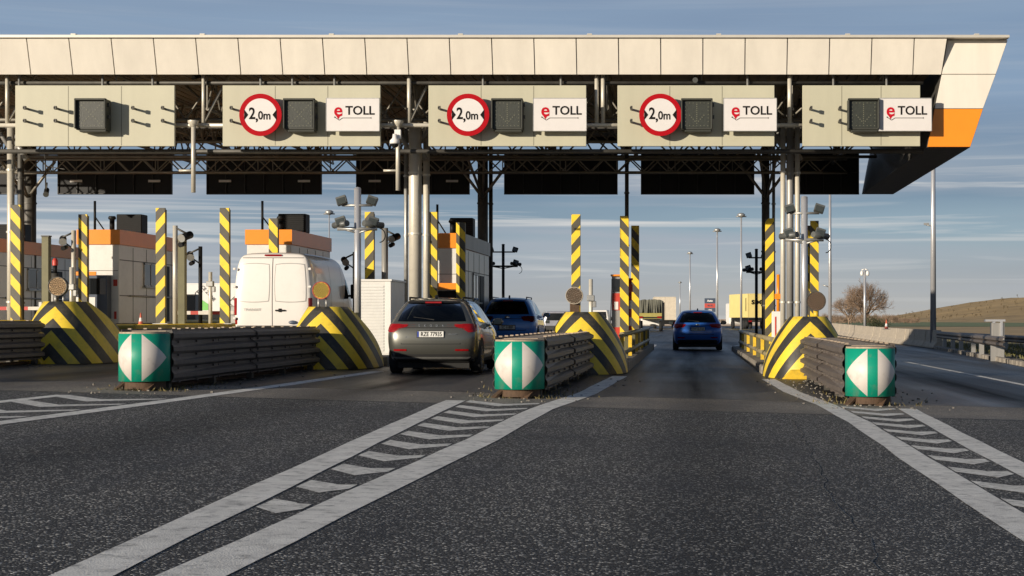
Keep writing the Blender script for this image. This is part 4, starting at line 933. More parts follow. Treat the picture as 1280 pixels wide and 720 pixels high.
def car(name, lab, loc, W, H, Lc, pm, kind, rz=0):
    t = thing(name, lab, 'car', loc, rz, None)
    sw = W/1.79; k = H/1.49; sl = Lc/4.35
    def S(ys, zs, ws): return ([y*sl for y in ys], [z*k for z in zs], [w_*sw for w_ in ws])
    same = lambda y: [y]*7
    sl_top = .42 if kind == 'hatch' else .36
    tail = 2.45 if kind == 'hatch' else 2.6
    st = [S([.16,.04,.0,.035,.10,sl_top,sl_top+.10], [.27,.40,.66,.88,1.0,1.385,1.44], [.74,.80,.845,.845,.80,.60,.50]),
          S([.42,.34,.30,.32,.36,.66,.74], [.20,.36,.66,.89,1.01,1.405,1.47], [.80,.87,.893,.885,.845,.63,.52]),
          S(same(.85), [.19,.36,.65,.89,1.01,1.42,1.485], [.82,.885,.895,.885,.85,.64,.52]),
          S(same(1.6), [.18,.36,.64,.88,1.0,1.43,1.49], [.82,.885,.895,.885,.85,.645,.52]),
          S(same(tail), [.18,.36,.64,.87,.99,1.41,1.47], [.82,.885,.895,.885,.85,.64,.52]),
          S([3.0,3.0,3.0,3.0,3.0,2.95,2.95], [.18,.36,.63,.86,.97,1.20,1.24], [.82,.885,.895,.88,.85,.68,.56]),
          S(same(3.4), [.18,.36,.62,.85,.93,.99,1.01], [.82,.885,.89,.87,.83,.72,.58]),
          S(same(4.0), [.2,.36,.58,.78,.85,.89,.90], [.79,.86,.86,.83,.78,.66,.52]),
          S([4.22,4.30,4.32,4.3,4.24,4.18,4.15], [.25,.38,.56,.70,.76,.79,.80], [.64,.70,.72,.70,.66,.58,.46])]
    me, bv = body_mesh(st); me.name = 'body'; me.materials.append(pm); o = bpy.data.objects.new('body', me); sc.collection.objects.link(o); o.parent = t
    f = lambda pts: [(a_*sw, c_*k) for a_, c_ in pts]; g = lambda pts: [(a_*sl, c_*k) for a_, c_ in pts]
    def inq(p, q):
        sg = 0
        for i in range(4):
            (x0_, y0_), (x1_, y1_) = q[i], q[(i+1) % 4]; c_ = (x1_-x0_)*(p[1]-y0_)-(y1_-y0_)*(p[0]-x0_)
            if abs(c_) < 1e-9: continue
            if sg == 0: sg = 1 if c_ > 0 else -1
            elif (c_ > 0) != (sg > 0): return False
        return True
    RW = f([(-.485,1.385),(.485,1.385),(.63,1.085),(-.63,1.085)]); FW = f([(-.54,1.34),(.54,1.34),(.74,1.04),(-.74,1.04)])
    SW = [g([(.76,1.355),(1.26,1.375),(1.29,1.045),(.57,1.085)]), g([(1.34,1.375),(2.08,1.375),(2.12,1.035),(1.38,1.045)]), g([(2.18,1.375),(2.52,1.335),(2.94,1.035),(2.22,1.035)])]
    bm = bmesh.new(); bm.from_mesh(me); dead = []
    for fc in bm.faces:
        c_ = fc.calc_center_median(); nn = fc.normal
        if abs(nn.x) > .6 and any(inq((c_.y, c_.z), q) for q in SW): dead.append(fc)
        elif c_.y < 1.0*sl and abs(nn.y) > .25 and abs(nn.x) < .75 and inq((c_.x, c_.z), RW): dead.append(fc)
        elif c_.y > 2.2*sl and abs(nn.y) > .2 and inq((c_.x, c_.z), FW): dead.append(fc)
    bmesh.ops.delete(bm, geom=dead, context='FACES'); bm.to_mesh(me); bm.free(); me.materials.append(M_under)
    b = MB()
    b.bb(-.62*sw, .62*sw, .95*sl, 1.1*sl, .5*k, 1.08*k); b.bb(-.62*sw, .62*sw, .95*sl, 1.5*sl, .35*k, .55*k); b.build('rear_seat', M_head, t, bevel=.04)
    for sx in (-1, 1):
        b = MB(); b.bb(sx*.36*sw-.24, sx*.36*sw+.24, 2.0*sl, 2.14*sl, .45*k, 1.10*k); b.bb(sx*.36*sw-.13, sx*.36*sw+.13, 2.02*sl, 2.12*sl, 1.13*k, 1.31*k); b.build('front_seat', M_head, t, bevel=.04)
        b = MB(); b.bb(sx*.40*sw-.12, sx*.40*sw+.12, .98*sl, 1.07*sl, 1.09*k, 1.22*k); b.build('headrest', M_head, t, bevel=.03)
    b = MB(); b.bb(-.7*sw, .7*sw, 2.75*sl, 3.2*sl, .7*k, .97*k); b.bb(-.68*sw, .68*sw, .2*sl, .95*sl, .8*k, .95*k); b.bb(-.8*sw, .8*sw, .3, 3.4*sl, .26*k, .34*k); b.build('trim', M_head, t)
    b = MB(); b.bb(-.1, .1, 2.56*sl, 2.6*sl, 1.28*k, 1.34*k); b.build('rear_view_mirror', M_head, t)
    # rear window + glass
    patch(bv, f([(-.51,1.405),(.51,1.405),(.69,1.035),(-.69,1.035)]), 'r', 'rear_window', M_cglass, t, .006, .12)
    patch(bv, f([(-.50,1.445),(.50,1.445),(.53,1.405),(-.53,1.405)]), 'r', 'spoiler', pm if kind != 'hatch' else M_black, t, .03, .1)
    patch(bv, f([(-.80,.40),(.80,.40),(.72,.25),(-.72,.25)]), 'r', 'bumper', M_bump, t, .008, .1)
    patch(bv, f([(-.78,.345),(.78,.345),(.70,.30),(-.70,.30)]), 'r', 'bumper_trim', M_zinc if kind == 'hatch' else M_bump, t, .014, .1, 16, 3)
    # tail lamps: red, wrapping round the corner
    tm = M_taild if kind == 'suv' else M_tail
    for sx in (-1, 1):
        c_ = [(sx*.44, .98), (sx*.80, 1.0), (sx*.835, .87), (sx*.48, .93)] if kind == 'hatch' else [(sx*.42, .98), (sx*.78, 1.0), (sx*.80, .84), (sx*.50, .86)]
        if sx < 0: c_ = [c_[1], c_[0], c_[3], c_[2]]
        patch(bv, f(c_), 'r', 'tail_lamp', tm, t, .010, .15)
        s2 = 'R' if sx > 0 else 'L'
        patch(bv, g([(.02,1.0),(.34,.985),(.26,.86),(.02,.82)]), s2, 'tail_lamp', tm, t, .010, .2)
        patch(bv, f([(sx*.60-.13,.50),(sx*.60+.13,.50),(sx*.60+.13,.46),(sx*.60-.13,.46)]), 'r', 'reflector', M_tail, t, .010, .2, 8, 3)
    # seams of the tailgate
    for a_ in ([(-.62,.90),(-.605,.90),(-.565,.60),(-.58,.60)], [(.605,.90),(.62,.90),(.58,.60),(.565,.60)], [(-.58,.605),(.58,.605),(.58,.592),(-.58,.592)], [(-.62,.925),(.62,.925),(.62,.912),(-.62,.912)]):
        patch(bv, f(a_), 'r', 'tailgate_seam', M_gap, t, .004, 0, 12, 1)
    # plate
    pz = .79 if kind == 'hatch' else .68
    if kind == 'hatch2': pz = .80
    patch(bv, f([(-.27,pz+.07),(.27,pz+.07),(.27,pz-.07),(-.27,pz-.07)]), 'r', 'plate_frame', M_gap, t, .012, .02, 8, 4)
    hit = bv.ray_cast(Vector((0, -3, pz*k)), Vector((0, 1, 0))); py_ = hit[0].y-.02
    b = MB(); b.bb(-.255*sw, .255*sw, py_-.004, py_, pz*k-.056, pz*k+.056); pl = b.build('number_plate', M_plate, t)
    b = MB(); b.bb(-.255*sw, -.22*sw, py_-.0055, py_-.0045, pz*k-.054, pz*k+.054); b.build('plate_band', mat('plate_blue', (.02,.05,.3), .5), pl)
    txt = {'hatch': 'RZE 77935', 'suv': 'SC 1180F', 'hatch2': 'DW 6U228'}[kind]
    text(txt, .118, M_ink, (.018, py_-.006, pz*k-.002), pl, bold=.0015, sx=.78)
    # emblem
    if kind == 'hatch':
        for i, ch in enumerate('SKODA'):
            x = (i-2)*.115; h_ = bv.ray_cast(Vector((x, -3, .955*k)), Vector((0, 1, 0)))[0]; text(ch, .055, M_chrome, (x, h_.y-.008, .955*k), t, bold=.001)
        for sx in (-1, 1):
            h_ = bv.ray_cast(Vector((sx*.42, -3, .80*k)), Vector((0, 1, 0)))[0]; text('SCALA' if sx < 0 else 'GREENWAY', .035 if sx > 0 else .04, M_chrome, (sx*.43, h_.y-.006, (.73 if sx < 0 else .79)*k), t, rz=0)
    else:
        h_ = bv.ray_cast(Vector((0, -3, .955*k)), Vector((0, 1, 0)))[0]; b = MB(); b.lathe([(0, .01), (.05, .008), (.055, 0)], 16, c=(0, h_.y-.004, .955*k), M=Matrix.Diagonal((1.4, 1, .8)) @ Matrix.Rotation(R(90), 3, 'X')); b.build('badge', M_chrome, t)
    # side windows
    for ax in 'RL':
        patch(bv, g([(.72,1.38),(1.28,1.40),(1.32,1.02),(.50,1.06)]), ax, 'side_window', M_cglass, t, .006, .12)
        patch(bv, g([(1.32,1.40),(2.10,1.40),(2.14,1.01),(1.36,1.02)]), ax, 'side_window', M_cglass, t, .006, .06)
        patch(bv, g([(2.16,1.40),(2.55,1.36),(3.02,1.01),(2.20,1.01)]), ax, 'side_window', M_cglass, t, .006, .06)
        for yc in (.80, 3.42):
            r_ = .40; patch(bv, g([(yc-r_,.72),(yc+r_,.72),(yc+r_,.1),(yc-r_,.1)]), ax, 'wheel_arch', M_under, t, .004, 1.0, 24, 16)
        patch(bv, g([(.9,.30),(3.1,.30),(3.1,.22),(.9,.22)]), ax, 'sill', M_bump, t, .006, .05)
        for yy in (1.33, 2.16): patch(bv, g([(yy,1.0),(yy+.012,1.0),(yy+.012,.32),(yy,.32)]), ax, 'door_seam', M_gap, t, .003, 0, 1, 10)
    patch(bv, f([(-.56,1.36),(.56,1.36),(.76,1.02),(-.76,1.02)]), 'f', 'windscreen', M_cglass, t, .006, .1)
    for sx in (-1, 1):
        patch(bv, f([(sx*.55-.16,.74),(sx*.55+.14,.74),(sx*.55+.14,.62),(sx*.55-.16,.62)]), 'f', 'headlight', M_lens, t, .01, .3)
        r_ = .325*k
        wheel(t, sx*(.90*sw-.1), .80*sl, r_, sx); wheel(t, sx*(.90*sw-.1), 3.42*sl, r_, sx)
        b = MB(); Mx = Matrix.Diagonal((1.0, .6, .68)); b.lathe([(0,-.12),(.08,-.1),(.115,0),(.08,.09),(0,.11)], 12, c=(sx*(.90*sw+.10), 2.70*sl, 1.03*k), M=Mx); b.tube((sx*.86*sw, 2.74*sl, .98*k), (sx*(.9*sw+.05), 2.72*sl, 1.0*k), .03, 6); mr = b.build('mirror', pm if kind != 'hatch2' else M_black, t)
        b = MB(); b.box((sx*(.90*sw+.10), 2.70*sl-.075, 1.03*k), (.15, .006, .10)); b.build('mirror_glass', M_lens, mr)
        # door handles
        for yy in (1.45, 2.35):
            h_ = bv.ray_cast(Vector((sx*4, yy*sl, .90*k)), Vector((-sx, 0, 0)))[0]
            b = MB(); b.box((h_.x+sx*.012, yy*sl, .90*k), (.03, .18, .03)); b.build('door_handle', pm, t)
        if kind != 'hatch2':
            b = MB(); b.tube((sx*.53*sw, .75*sl, 1.515*k), (sx*.53*sw, 2.4*sl, 1.515*k), .018, 8); b.tube((sx*.53*sw, .76*sl, 1.46*k), (sx*.53*sw, .76*sl, 1.52*k), .02, 6); b.tube((sx*.53*sw, 2.38*sl, 1.46*k), (sx*.53*sw, 2.38*sl, 1.52*k), .02, 6); b.build('roof_rail', M_black if kind == 'hatch' else M_zinc, t)
    b = MB(); b.prism([(.62, 1.50*k), (.80, 1.50*k), (.80, 1.565*k), (.76, 1.57*k)], .05, 0, 'x', -.025); b.build('aerial', M_black, t, bevel=.01)
    h_ = bv.ray_cast(Vector((0, -3, 1.10*k)), Vector((0, 1, 0)))[0]; b = MB(); b.bar((.05, h_.y-.02, 1.07*k), (-.36*sw, h_.y+.04, 1.12*k), .03, .02); b.build('rear_wiper', M_black, t)
    b = MB(); b.bb(-.16, .16, 0, .015, 0, .03); hb = bv.ray_cast(Vector((0, -3, 1.395*k)), Vector((0, 1, 0)))[0]; b.build('brake_lamp', M_tail, t, loc=(0, hb.y-.05, 1.40*k))
    b = MB(); b.bb(-.7*sw, .7*sw, .35, Lc-.3, .12*k, .24*k); b.build('underbody', M_under, t)
    return t
car('parked_car', 'grey metallic hatchback waiting in the lane between two crash cushions', (-5.06, 32.85, gz(-5.06)), 1.80, 1.49, 4.35, M_greycar, 'hatch')
car('parked_car', 'bright blue estate car standing ahead of the grey hatchback', (-5.72, 52.6, gz(-5.7)+.03), 1.82, 1.70, 4.45, M_bluecar2, 'suv')
car('parked_car', 'dark blue hatchback driving away in the centre right lane', (.30, 62.7, 0), 1.84, 1.50, 4.3, M_bluecar, 'hatch2')
# van
def van(loc):
    t = thing('parked_van', 'white panel van seen from behind in the left lane, between striped posts', 'van', loc, 0)
    z0 = [.34,.52,1.0,1.55,1.8,2.36,2.56]; w0 = [.90,.985,1.02,1.02,1.0,.93,.80]; same = lambda y: [y]*7
    st = [([.08,.02,.0,.0,.01,.06,.14], [.40,.55,1.0,1.52,1.8,2.34,2.50], [.88,.95,.985,.985,.965,.90,.78]),
          (same(.22), z0, w0), (same(2.0), z0, w0), (same(3.8), z0, w0), ([4.4]*5+[4.3,4.2], z0[:5]+[2.28,2.46], w0[:5]+[.90,.76]),
          (same(4.95), [.34,.52,1.0,1.42,1.55,1.78,1.9], [.9,.985,1.02,1.0,.98,.88,.78]), (same(5.35), [.34,.5,.9,1.2,1.3,1.36,1.4], [.9,.98,1.0,.97,.93,.85,.72]), ([5.75,5.85,5.86,5.82,5.75,5.7,5.65], [.36,.5,.8,1.05,1.12,1.18,1.2], [.74,.82,.84,.82,.78,.7,.6])]
    me, bv = body_mesh(st, .03, .08); me.name = 'body'; me.materials.append(M_vanw); o = bpy.data.objects.new('body', me); sc.collection.objects.link(o); o.parent = t
    for sx in (-1, 1):
        def m(pts): q = [(sx*a_, c_) for a_, c_ in pts]; return q if sx > 0 else [q[1], q[0], q[3], q[2]]
        w_ = patch(bv, m([(.055,2.30),(.83,2.30),(.88,1.30),(.055,1.30)]), 'r', 'door_window_seal', M_column, t, .004, .22)
        patch(bv, m([(.072,2.28),(.812,2.28),(.862,1.32),(.072,1.32)]), 'r', 'blanked_window', M_vanw, t, .009, .22)
        patch(bv, m([(.90,1.42),(.965,1.42),(.975,.98),(.91,.98)]), 'r', 'tail_lamp', M_tail, t, .012, .2)
        patch(bv, m([(.90,.92),(.97,.92),(.97,.75),(.90,.75)]), 'r', 'lower_lamp', M_tail, t, .012, .2)
        patch(bv, [(.03,1.42),(.10,1.42),(.10,.98),(.03,.98)], 'R' if sx > 0 else 'L', 'tail_lamp', M_tail, t, .012, .2)
        for zz in (2.15, 1.7, .9):
            b = MB(); b.box((sx*.95, -.01, zz), (.07, .06, .06)); b.build('hinge', M_vanw, t, bevel=.01)
        for yy in (1.3, 5.0):
            wheel(t, sx*.90, yy, .35, sx); patch(bv, [(yy-.46,.82),(yy+.46,.82),(yy+.46,.1),(yy-.46,.1)], 'R' if sx > 0 else 'L', 'wheel_arch', M_under, t, .004, 1.0, 20, 14)
        ax = 'R' if sx > 0 else 'L'
        patch(bv, [(4.25,2.0),(4.75,1.85),(4.9,1.45),(3.8,1.42)], ax, 'side_window', M_glass, t, .006, .1)
        patch(bv, [(.9,.95),(4.9,.95),(4.9,.86),(.9,.86)], ax, 'side_moulding', M_bump, t, .01, .02)
        for yy in (2.2, 3.7): patch(bv, [(yy,2.3),(yy+.015,2.3),(yy+.015,.5),(yy,.5)], ax, 'door_seam', M_gap, t, .003, 0, 1, 12)
        patch(bv, [(.5,2.05),(2.1,2.05),(2.1,1.25),(.5,1.25)], ax, 'side_panel', M_vanw, t, .006, .2)
        b = MB(); b.bb(sx*1.05, sx*1.28, 4.55, 4.65, 1.45, 1.85); b.bb(min(sx*.98, sx*1.1), max(sx*.98, sx*1.1), 4.6, 4.66, 1.5, 1.56); b.build('mirror', M_black, t, bevel=.02)
    patch(bv, [(-.006,2.42),(.006,2.42),(.006,.72),(-.006,.72)], 'r', 'door_gap', M_gap, t, .008, 0, 1, 20)
    patch(bv, [(-.90,.72),(.90,.72),(.90,.70),(-.90,.70)], 'r', 'door_gap', M_gap, t, .006, 0, 16, 1)
    patch(bv, [(-.88,2.44),(.88,2.44),(.88,2.425),(-.88,2.425)], 'r', 'door_gap', M_gap, t, .006, 0, 16, 1)
    patch(bv, [(-.94,.70),(.94,.70),(.92,.42),(-.92,.42)], 'r', 'bumper', M_bump, t, .05, .1)
    patch(bv, [(-.22,2.52),(.22,2.52),(.22,2.475),(-.22,2.475)], 'r', 'brake_lamp', M_tail, t, .03, .2, 8, 3)
    b = MB(); b.bb(.08, .34, -.06, -.02, 1.08, 1.12); b.bb(.16, .24, -.05, -.0, 1.06, 1.15); b.build('door_handle', M_black, t, bevel=.01)
    text('TRANSIT', .085, M_zinc, (-.5, -.045, 1.12), t, sx=1.3); b = MB(); b.lathe([(0, .012), (.06, .01), (.07, 0)], 20, c=(.52, -.035, .80), M=Matrix.Diagonal((1.5, 1, .7)) @ Matrix.Rotation(R(90), 3, 'X')); b.build('badge', M_dkblue, t)
    b = MB(); b.bb(-.5, .0, -.045, -.035, .60, .68); b.build('number_plate', M_plate, t)
    patch(bv, [(-.75,2.1),(.75,2.1),(.85,1.6),(-.85,1.6)], 'f', 'windscreen', M_glass, t, .008, .1)
    b = MB(); b.bb(-.8, .8, .3, 5.4, .25, .45); b.build('underbody', M_under, t)
van((-10.53, 42.4, gz(-10.5)+.09))
# trucks
def truck_box(name, lab, px0, px1, ytop, ybot, s_, m, rz, L_=9., txt=None, tarp=False):
    x = X((px0+px1)/2, s_); Y = F/s_; wd = (px1-px0)/s_; zt = Z(ytop, s_); zb = Z(ybot, s_); g = gz(x, Y)
    t = thing(name, lab, 'truck', (x, Y, g), rz)
    if tarp:
        b = MB(); n = 26; vs = []
        for j in (0, 1):
            for i in range(n+1):
                u = i/n; vs.append((-wd/2+wd*u, j*L_+random.uniform(-.06, .06), zt-g-.12*abs(2*u-1)**3+random.uniform(-.05, .03)))
            for i in range(n+1):
                u = i/n; vs.append((-wd/2+wd*u+random.uniform(-.05,.05), j*L_+(random.choice((-.16, 0, .1)) if j == 0 else 0), zb-g))
        k = n+1
        b.add(vs, [(i, i+1, k+i+1, k+i) for i in range(n)]+[(i, 2*k+i, 2*k+i+1, i+1) for i in range(n)]+[(2*k+i, 3*k+i, 3*k+i+1, 2*k+i+1) for i in range(n)]+[(0, k, 3*k, 2*k), (n, 2*k+n, 3*k+n, k+n)])
        b.build('tarpaulin', mat('tarp_grey', (.13,.13,.10), .7, 0, .35, 2, bump=.6, bs=3), t)
        b = MB(); b.bb(-wd/2, wd/2, 0, L_, zb-g-.55, zb-g-.02); b.build('side_boards', mat('board_yellow', (.35,.3,.08), .6), t)
        b = MB(); b.bb(wd/2-.05, wd/2+.2, -.1, .2, .5, zt-g-.3); b.build('rear_door', M_black, t)
    else:
        b = MB(); b.bb(-wd/2, wd/2, 0, L_, zb-g, zt-g); b.build('box_body', m, t, bevel=.03)
        b = MB()
        for xx in (-wd/2, wd/2-.06, -.03): b.bb(xx, xx+.06, -.02, 0, zb-g, zt-g)
        b.bb(-wd/2, wd/2, -.02, 0, zt-g-.08, zt-g); b.build('door_frame', m, t)
    b = MB(); b.bb(-wd*.4, wd*.4, .1, L_, zb-g-.35, zb-g-.02); b.bb(-wd/2, wd/2, -.03, .05, zb-g-.5, zb-g-.38); b.build('chassis', M_black, t)
    for sx in (-1, 1):
        b = MB(); b.bb(sx*wd*.38-.2, sx*wd*.38+.2, -.06, -.03, zb-g-.5, zb-g-.32); b.build('tail_lamp', M_tail, t)
        for yy in (1.2, 2.5, L_-1): 
            b = MB(); b.lathe([(0, -.14), (.45, -.14), (.48, -.1), (.48, .1), (.45, .14), (0, .14)], 16, c=(sx*wd*.42, yy, .5), M=Matrix.Rotation(R(90), 3, 'Y')); b.build('wheel', M_tyre, t)
    b = MB(); b.bb(-wd*.45, wd*.45, L_+.3, L_+2.4, .5, min(3.0, zt-g)); b.build('cab', M_white, t, bevel=.1)
    return t, wd, zt-g, zb-g
M_ytruck = mat('truck_yellow', (.78,.64,.24), .45, 0, .06, 1)
t, wd, zt, zb = truck_box('delivery_truck', 'yellow box truck beyond the plaza, right of the blue hatchback', 934, 962, 367, 397, 11, M_ytruck, R(12), 9)
text('spe', 1.0, M_ink, (-.15, -.03, zt-.9), t, bold=.03); 
b = MB(); b.bb(-wd/2-.012, -wd/2-.002, .6, .9, zt-2.0, zt-.5); b.build('side_stripe', M_ink, t)
truck_box('cargo_truck', 'cream box truck beyond the plaza, left of the blue hatchback', 817, 845, 371, 400, 10.6, mat('truck_cream', (.60,.53,.42), .5), R(2), 8)
truck_box('tarpaulin_truck', 'truck under a crumpled grey tarpaulin beside the striped posts', 797, 828, 374, 391, 13.5, None, R(0), 6, tarp=True)
t, wd, zt, zb = truck_box('white_trailer', 'white box trailer with green logo seen between the left striped posts', 228, 330, 354, 392, 17, M_white, 0, 2.6)
b = MB(); b.prism([(-2.3,zb+.25),(-1.1,zb+.25),(-1.1,zb+.7),(-1.55,zb+1.0)], .01, 0, 'y', -.03); b.build('logo', mat('logo_green', (.2,.55,.12), .5), t)
text('PHYTE', .42, M_ink, (-2.05, -.03, zt-.9), t, ry=R(-42)); text('CE ZONE', .34, M_ink, (-1.1, -.03, zt-.75), t, ry=R(48)); 
b = MB()
for i in range(5): b.bar((.4+.28*i, -.03, zt-1.4+.28*i), (.95+.28*i, -.03, zt-1.95+.28*i), .03, .03); 
b.bar((.4, -.03, zt-1.4), (1.5, -.03, zt-.35), .03, .03); b.build('line_drawing', M_olive, t)
t = thing('utility_box', 'dark blue cabinet standing in front of the white trailer', 'cabinet', (X(238, 36), F/36, gz(-17.3)))
b = MB(); b.bb(-.17, .17, 0, .5, 0, 1.65); b.build('case', M_dkblue, t, bevel=.01); b = MB(); b.bb(-.18, .18, -.02, .52, 1.65, 1.69); b.build('lid', M_zinc, t)
# small far vehicles
def minivan(px, py, s_, lab, m, wd=1.8, h=2.0):
    x = X(px, s_); Y = F/s_; t = thing('parked_van', lab, 'van', (x, Y, gz(x, Y)))
    b = MB(); b.prism([(-wd/2, .35), (wd/2, .35), (wd/2, h*.6), (wd*.42, h), (-wd*.42, h), (-wd/2, h*.6)], 4.2, 0, 'y', 0); b.build('body', m, t, bevel=.08, seg=2)
    b = MB(); b.prism([(-wd*.4, h*.62), (wd*.4, h*.62), (wd*.36, h*.92), (-wd*.36, h*.92)], .02, 0, 'y', -.015); b.build('windscreen', M_glass, t)
    b = MB(); b.bb(-wd*.48, wd*.48, -.04, .0, .35, .6); b.build('bumper', M_bump, t)
    for sx in (-1, 1):
        b = MB(); b.bb(sx*wd*.38-.13, sx*wd*.38+.13, -.03, -.005, .75, .92); b.build('headlight', M_lens, t)
        for yy in (.9, 3.3): b = MB(); b.lathe([(0,-.1),(.33,-.1),(.33,.1),(0,.1)], 14, c=(sx*wd*.44, yy, .33), M=Matrix.Rotation(R(90), 3, 'Y')); b.build('wheel', M_tyre, t)
minivan(749, 396, 13, 'small white van facing the camera, behind the buffer left of the centre lane', M_white)
minivan(761, 398, 10, 'smaller silver car behind the small white van', mat('silver_car', (.4,.4,.42), .35, .4), 1.7, 1.5)
minivan(697, 398, 20, 'silver car partly hidden behind the blue estate car', mat('silver_car2', (.45,.45,.5), .3, .5), 1.7, 1.5)
# totem sign
t = thing('price_totem', 'blue, red and black fuel price totem above the blue hatchback roof', 'sign', (X(887.5, 8), F/8, 0))
b = MB(); b.bb(-.12, .12, 0, .3, 0, 2.3); b.build('leg', M_steel, t)
for z0, z1, m in ((3.55, 4.35, M_dkblue), (2.85, 3.53, mat('totem_red', (.5,.07,.05), .5)), (2.2, 2.83, M_dkblue)):
    b = MB(); b.bb(-.85, .85, -.02, .3, z0, z1); o = b.build('panel', m, t, bevel=.02)
text('Auto', .42, M_white, (0, -.04, 3.95), t, bold=.02); text('98 95', .36, M_dkblue, (0, -.04, 3.18), t, bold=.01); text('LPG', .36, M_white, (0, -.04, 2.5), t, bold=.01)
# distant railing wall
t = thing('far_wall', 'long low pale wall with railing closing the road beyond the blue hatchback', 'wall', (X(900, 7), F/7, 0))
b = MB(); b.bb(-60, 9, 0, .3, -.2, .55); b.build('wall', mat('far_wall', (.30,.26,.23), .8), t)
b = MB(); b.bb(-60, 9, .05, .12, 1.0, 1.08)
for i in range(100): b.bb(-60+.69*i, -60+.69*i+.07, .05, .12, .55, 1.0)
b.build('railing', mat('rail_pink', (.42,.33,.30), .6), t)

# ------------------------------------------------------------------ right side barriers
grp = 'concrete barriers along the right edge'
bar0 = None; nb = 15
for i in range(nb):
    Y = 79+3.95*i; x = 11.75
    lab = ['concrete barrier segment nearest the steel guard rail, behind the thick lamp mast', 'second concrete barrier segment from the thick lamp mast'][i] if i < 2 else ('concrete barrier segment in shade, %s one left of the thick lamp mast' % ['', '', 'third', 'fourth', 'fifth'][i] if i < 5 else 'concrete barrier segment in the long row left of the thick lamp mast')
    if bar0 is None:
        b = MB(); pr = [(-.3, 0), (.3, 0), (.3, .08), (.14, .3), (.09, .86), (-.09, .86), (-.14, .3), (-.3, .08)]; b.prism(pr, 3.9, 0, 'y', 0); bar0 = b.build('concrete_barrier', M_conc, bevel=.02); o = bar0
    else: o = bar0.copy(); sc.collection.objects.link(o)
    o.location = (x, Y, gz(x, Y)+.02); o.rotation_euler = (0, 0, random.uniform(-.012, .012)); tag(o, lab, 'barrier', grp)
def wrail(pts, lab, z, posts):
    t = thing('guard_rail', lab, 'guard rail', (pts[0][0], pts[0][1], gz(*pts[0])))
    o = Vector((pts[0][0], pts[0][1], gz(*pts[0]))); b = MB(); pr = [(0, -.15), (-.08, -.10), (-.08, -.04), (0, 0), (-.08, .04), (-.08, .10), (0, .15)]; vs = []
    for x, y in pts: vs += [Vector((x+d, y, gz(x, y)+z+zz))-o for d, zz in pr]
    n = len(pr); b.add(vs, [(j*n+i, j*n+i+1, (j+1)*n+i+1, (j+1)*n+i) for j in range(len(pts)-1) for i in range(n-1)]); q = b.build('beam', M_rail, t); md = q.modifiers.new('s', 'SOLIDIFY'); md.thickness = .01
    for x, y in posts:
        b = MB(); c = Vector((x+.12, y, gz(x, y)))-o; b.bb(c.x-.06, c.x+.1, c.y-.06, c.y+.06, c.z-.1, c.z+z+.12); b.build('post', M_column, t)
wrail([(11.5, 78), (10.6, 64), (9.4, 50)], 'steel guard rail between the thick lamp mast and the grey bollard', .68, [(11.4, 76), (11.15, 72), (10.85, 68), (10.5, 63), (10.2, 59.5), (9.8, 55)])
wrail([(13.5, 84), (13.4, 66), (13.2, 48)], 'dark second guard rail behind the grey bollard', .62, [(13.4, 80), (13.4, 72), (13.3, 64), (13.3, 56), (13.2, 50)])
t = thing('gauge_post', 'grey box post with a T shaped top beside the right kerb', 'post', (X(1247, 37.5), F/37.5, gz(10.2)+.02))
b = MB(); b.bb(-.21, .21, -.14, .24, 0, 1.24); b.build('post', M_column, t, bevel=.015); b = MB(); b.bb(-.46, .23, -.16, -.02, 1.28, 1.35); b.bb(-.18, -.10, -.14, .0, 1.22, 1.29); b.bb(.06, .14, -.18, -.14, .8, 1.29); b.build('top_bar', M_alu, t)

# ------------------------------------------------------------------ vegetation
M_bark = mat('bare_twigs', (.25,.175,.12), .9, 0, .3, 3)
def twigs(b, p, d, l, r, lev, rnd):
    q = p+d*l; b.tube(p, q, r, 4 if r > .03 else 3, r2=r*.65, caps=False, sm=False)
    if lev == 0: return
    for i in range(3 if lev > 1 else 4):
        v = Vector((rnd.gauss(0, 1), rnd.gauss(0, 1), rnd.gauss(.25, .7))).normalized(); nd = (d*.95+v*.75).normalized()
        twigs(b, p+(q-p)*rnd.uniform(.45, 1), nd, l*rnd.uniform(.62, .85), r*.6, lev-1, rnd)
def baretree(px, s_, h, lab, seed, n=7, spread=.5):
    rnd = random.Random(seed); x = X(px, s_); Y = F/s_; t = thing('bare_tree', lab, 'tree', (x, Y, gz(x, Y)-.1), 0, 'leafless trees beyond the right barriers')
    b = MB(); b.tube((0, 0, 0), (0, 0, h*.3), h*.03, 6, r2=h*.022); b.build('trunk', M_bark, t)
    b = MB()
    for i in range(n):
        d = Vector((rnd.gauss(0, spread), rnd.gauss(0, spread), 1)).normalized(); twigs(b, Vector((0, 0, h*rnd.uniform(.12, .3))), d, h*.30, h*.016, 5, rnd)
    b.build('crown', M_bark, t)
baretree(1082, 8.2, 7.0, 'largest bare reddish tree, right behind the camera mast', 3, 15, .6)
baretree(1061, 7.6, 5.2, 'smaller bare tree leaning left of the largest bare tree', 5, 12, .65)
rnd = random.Random(11); b = MB()
for i in range(260):
    u = rnd.random(); px = 1025+rnd.random()*125; s_ = rnd.uniform(3.4, 5.0); h = rnd.uniform(1.4, 3.4)*(1 if px < 1120 else .6); p = Vector((X(px, s_), F/s_, -.2))
    for k in range(3): twigs(b, p, Vector((rnd.gauss(0, .35), rnd.gauss(0, .3), 1)).normalized(), h*.4, .05, 3, rnd)
struct(b.build('bare_scrub', M_bark, fixn=False), 'stuff')
b = MB()
for i in range(260):
    x = rnd.uniform(75, 260); y = rnd.uniform(560, 690); h = rnd.uniform(.5, 1.6); p = Vector((x, y, hillh(x, y)-.4))
    twigs(b, p, Vector((rnd.gauss(0, .3), rnd.gauss(0, .3), 1)).normalized(), h*.6, .06, 3, rnd)
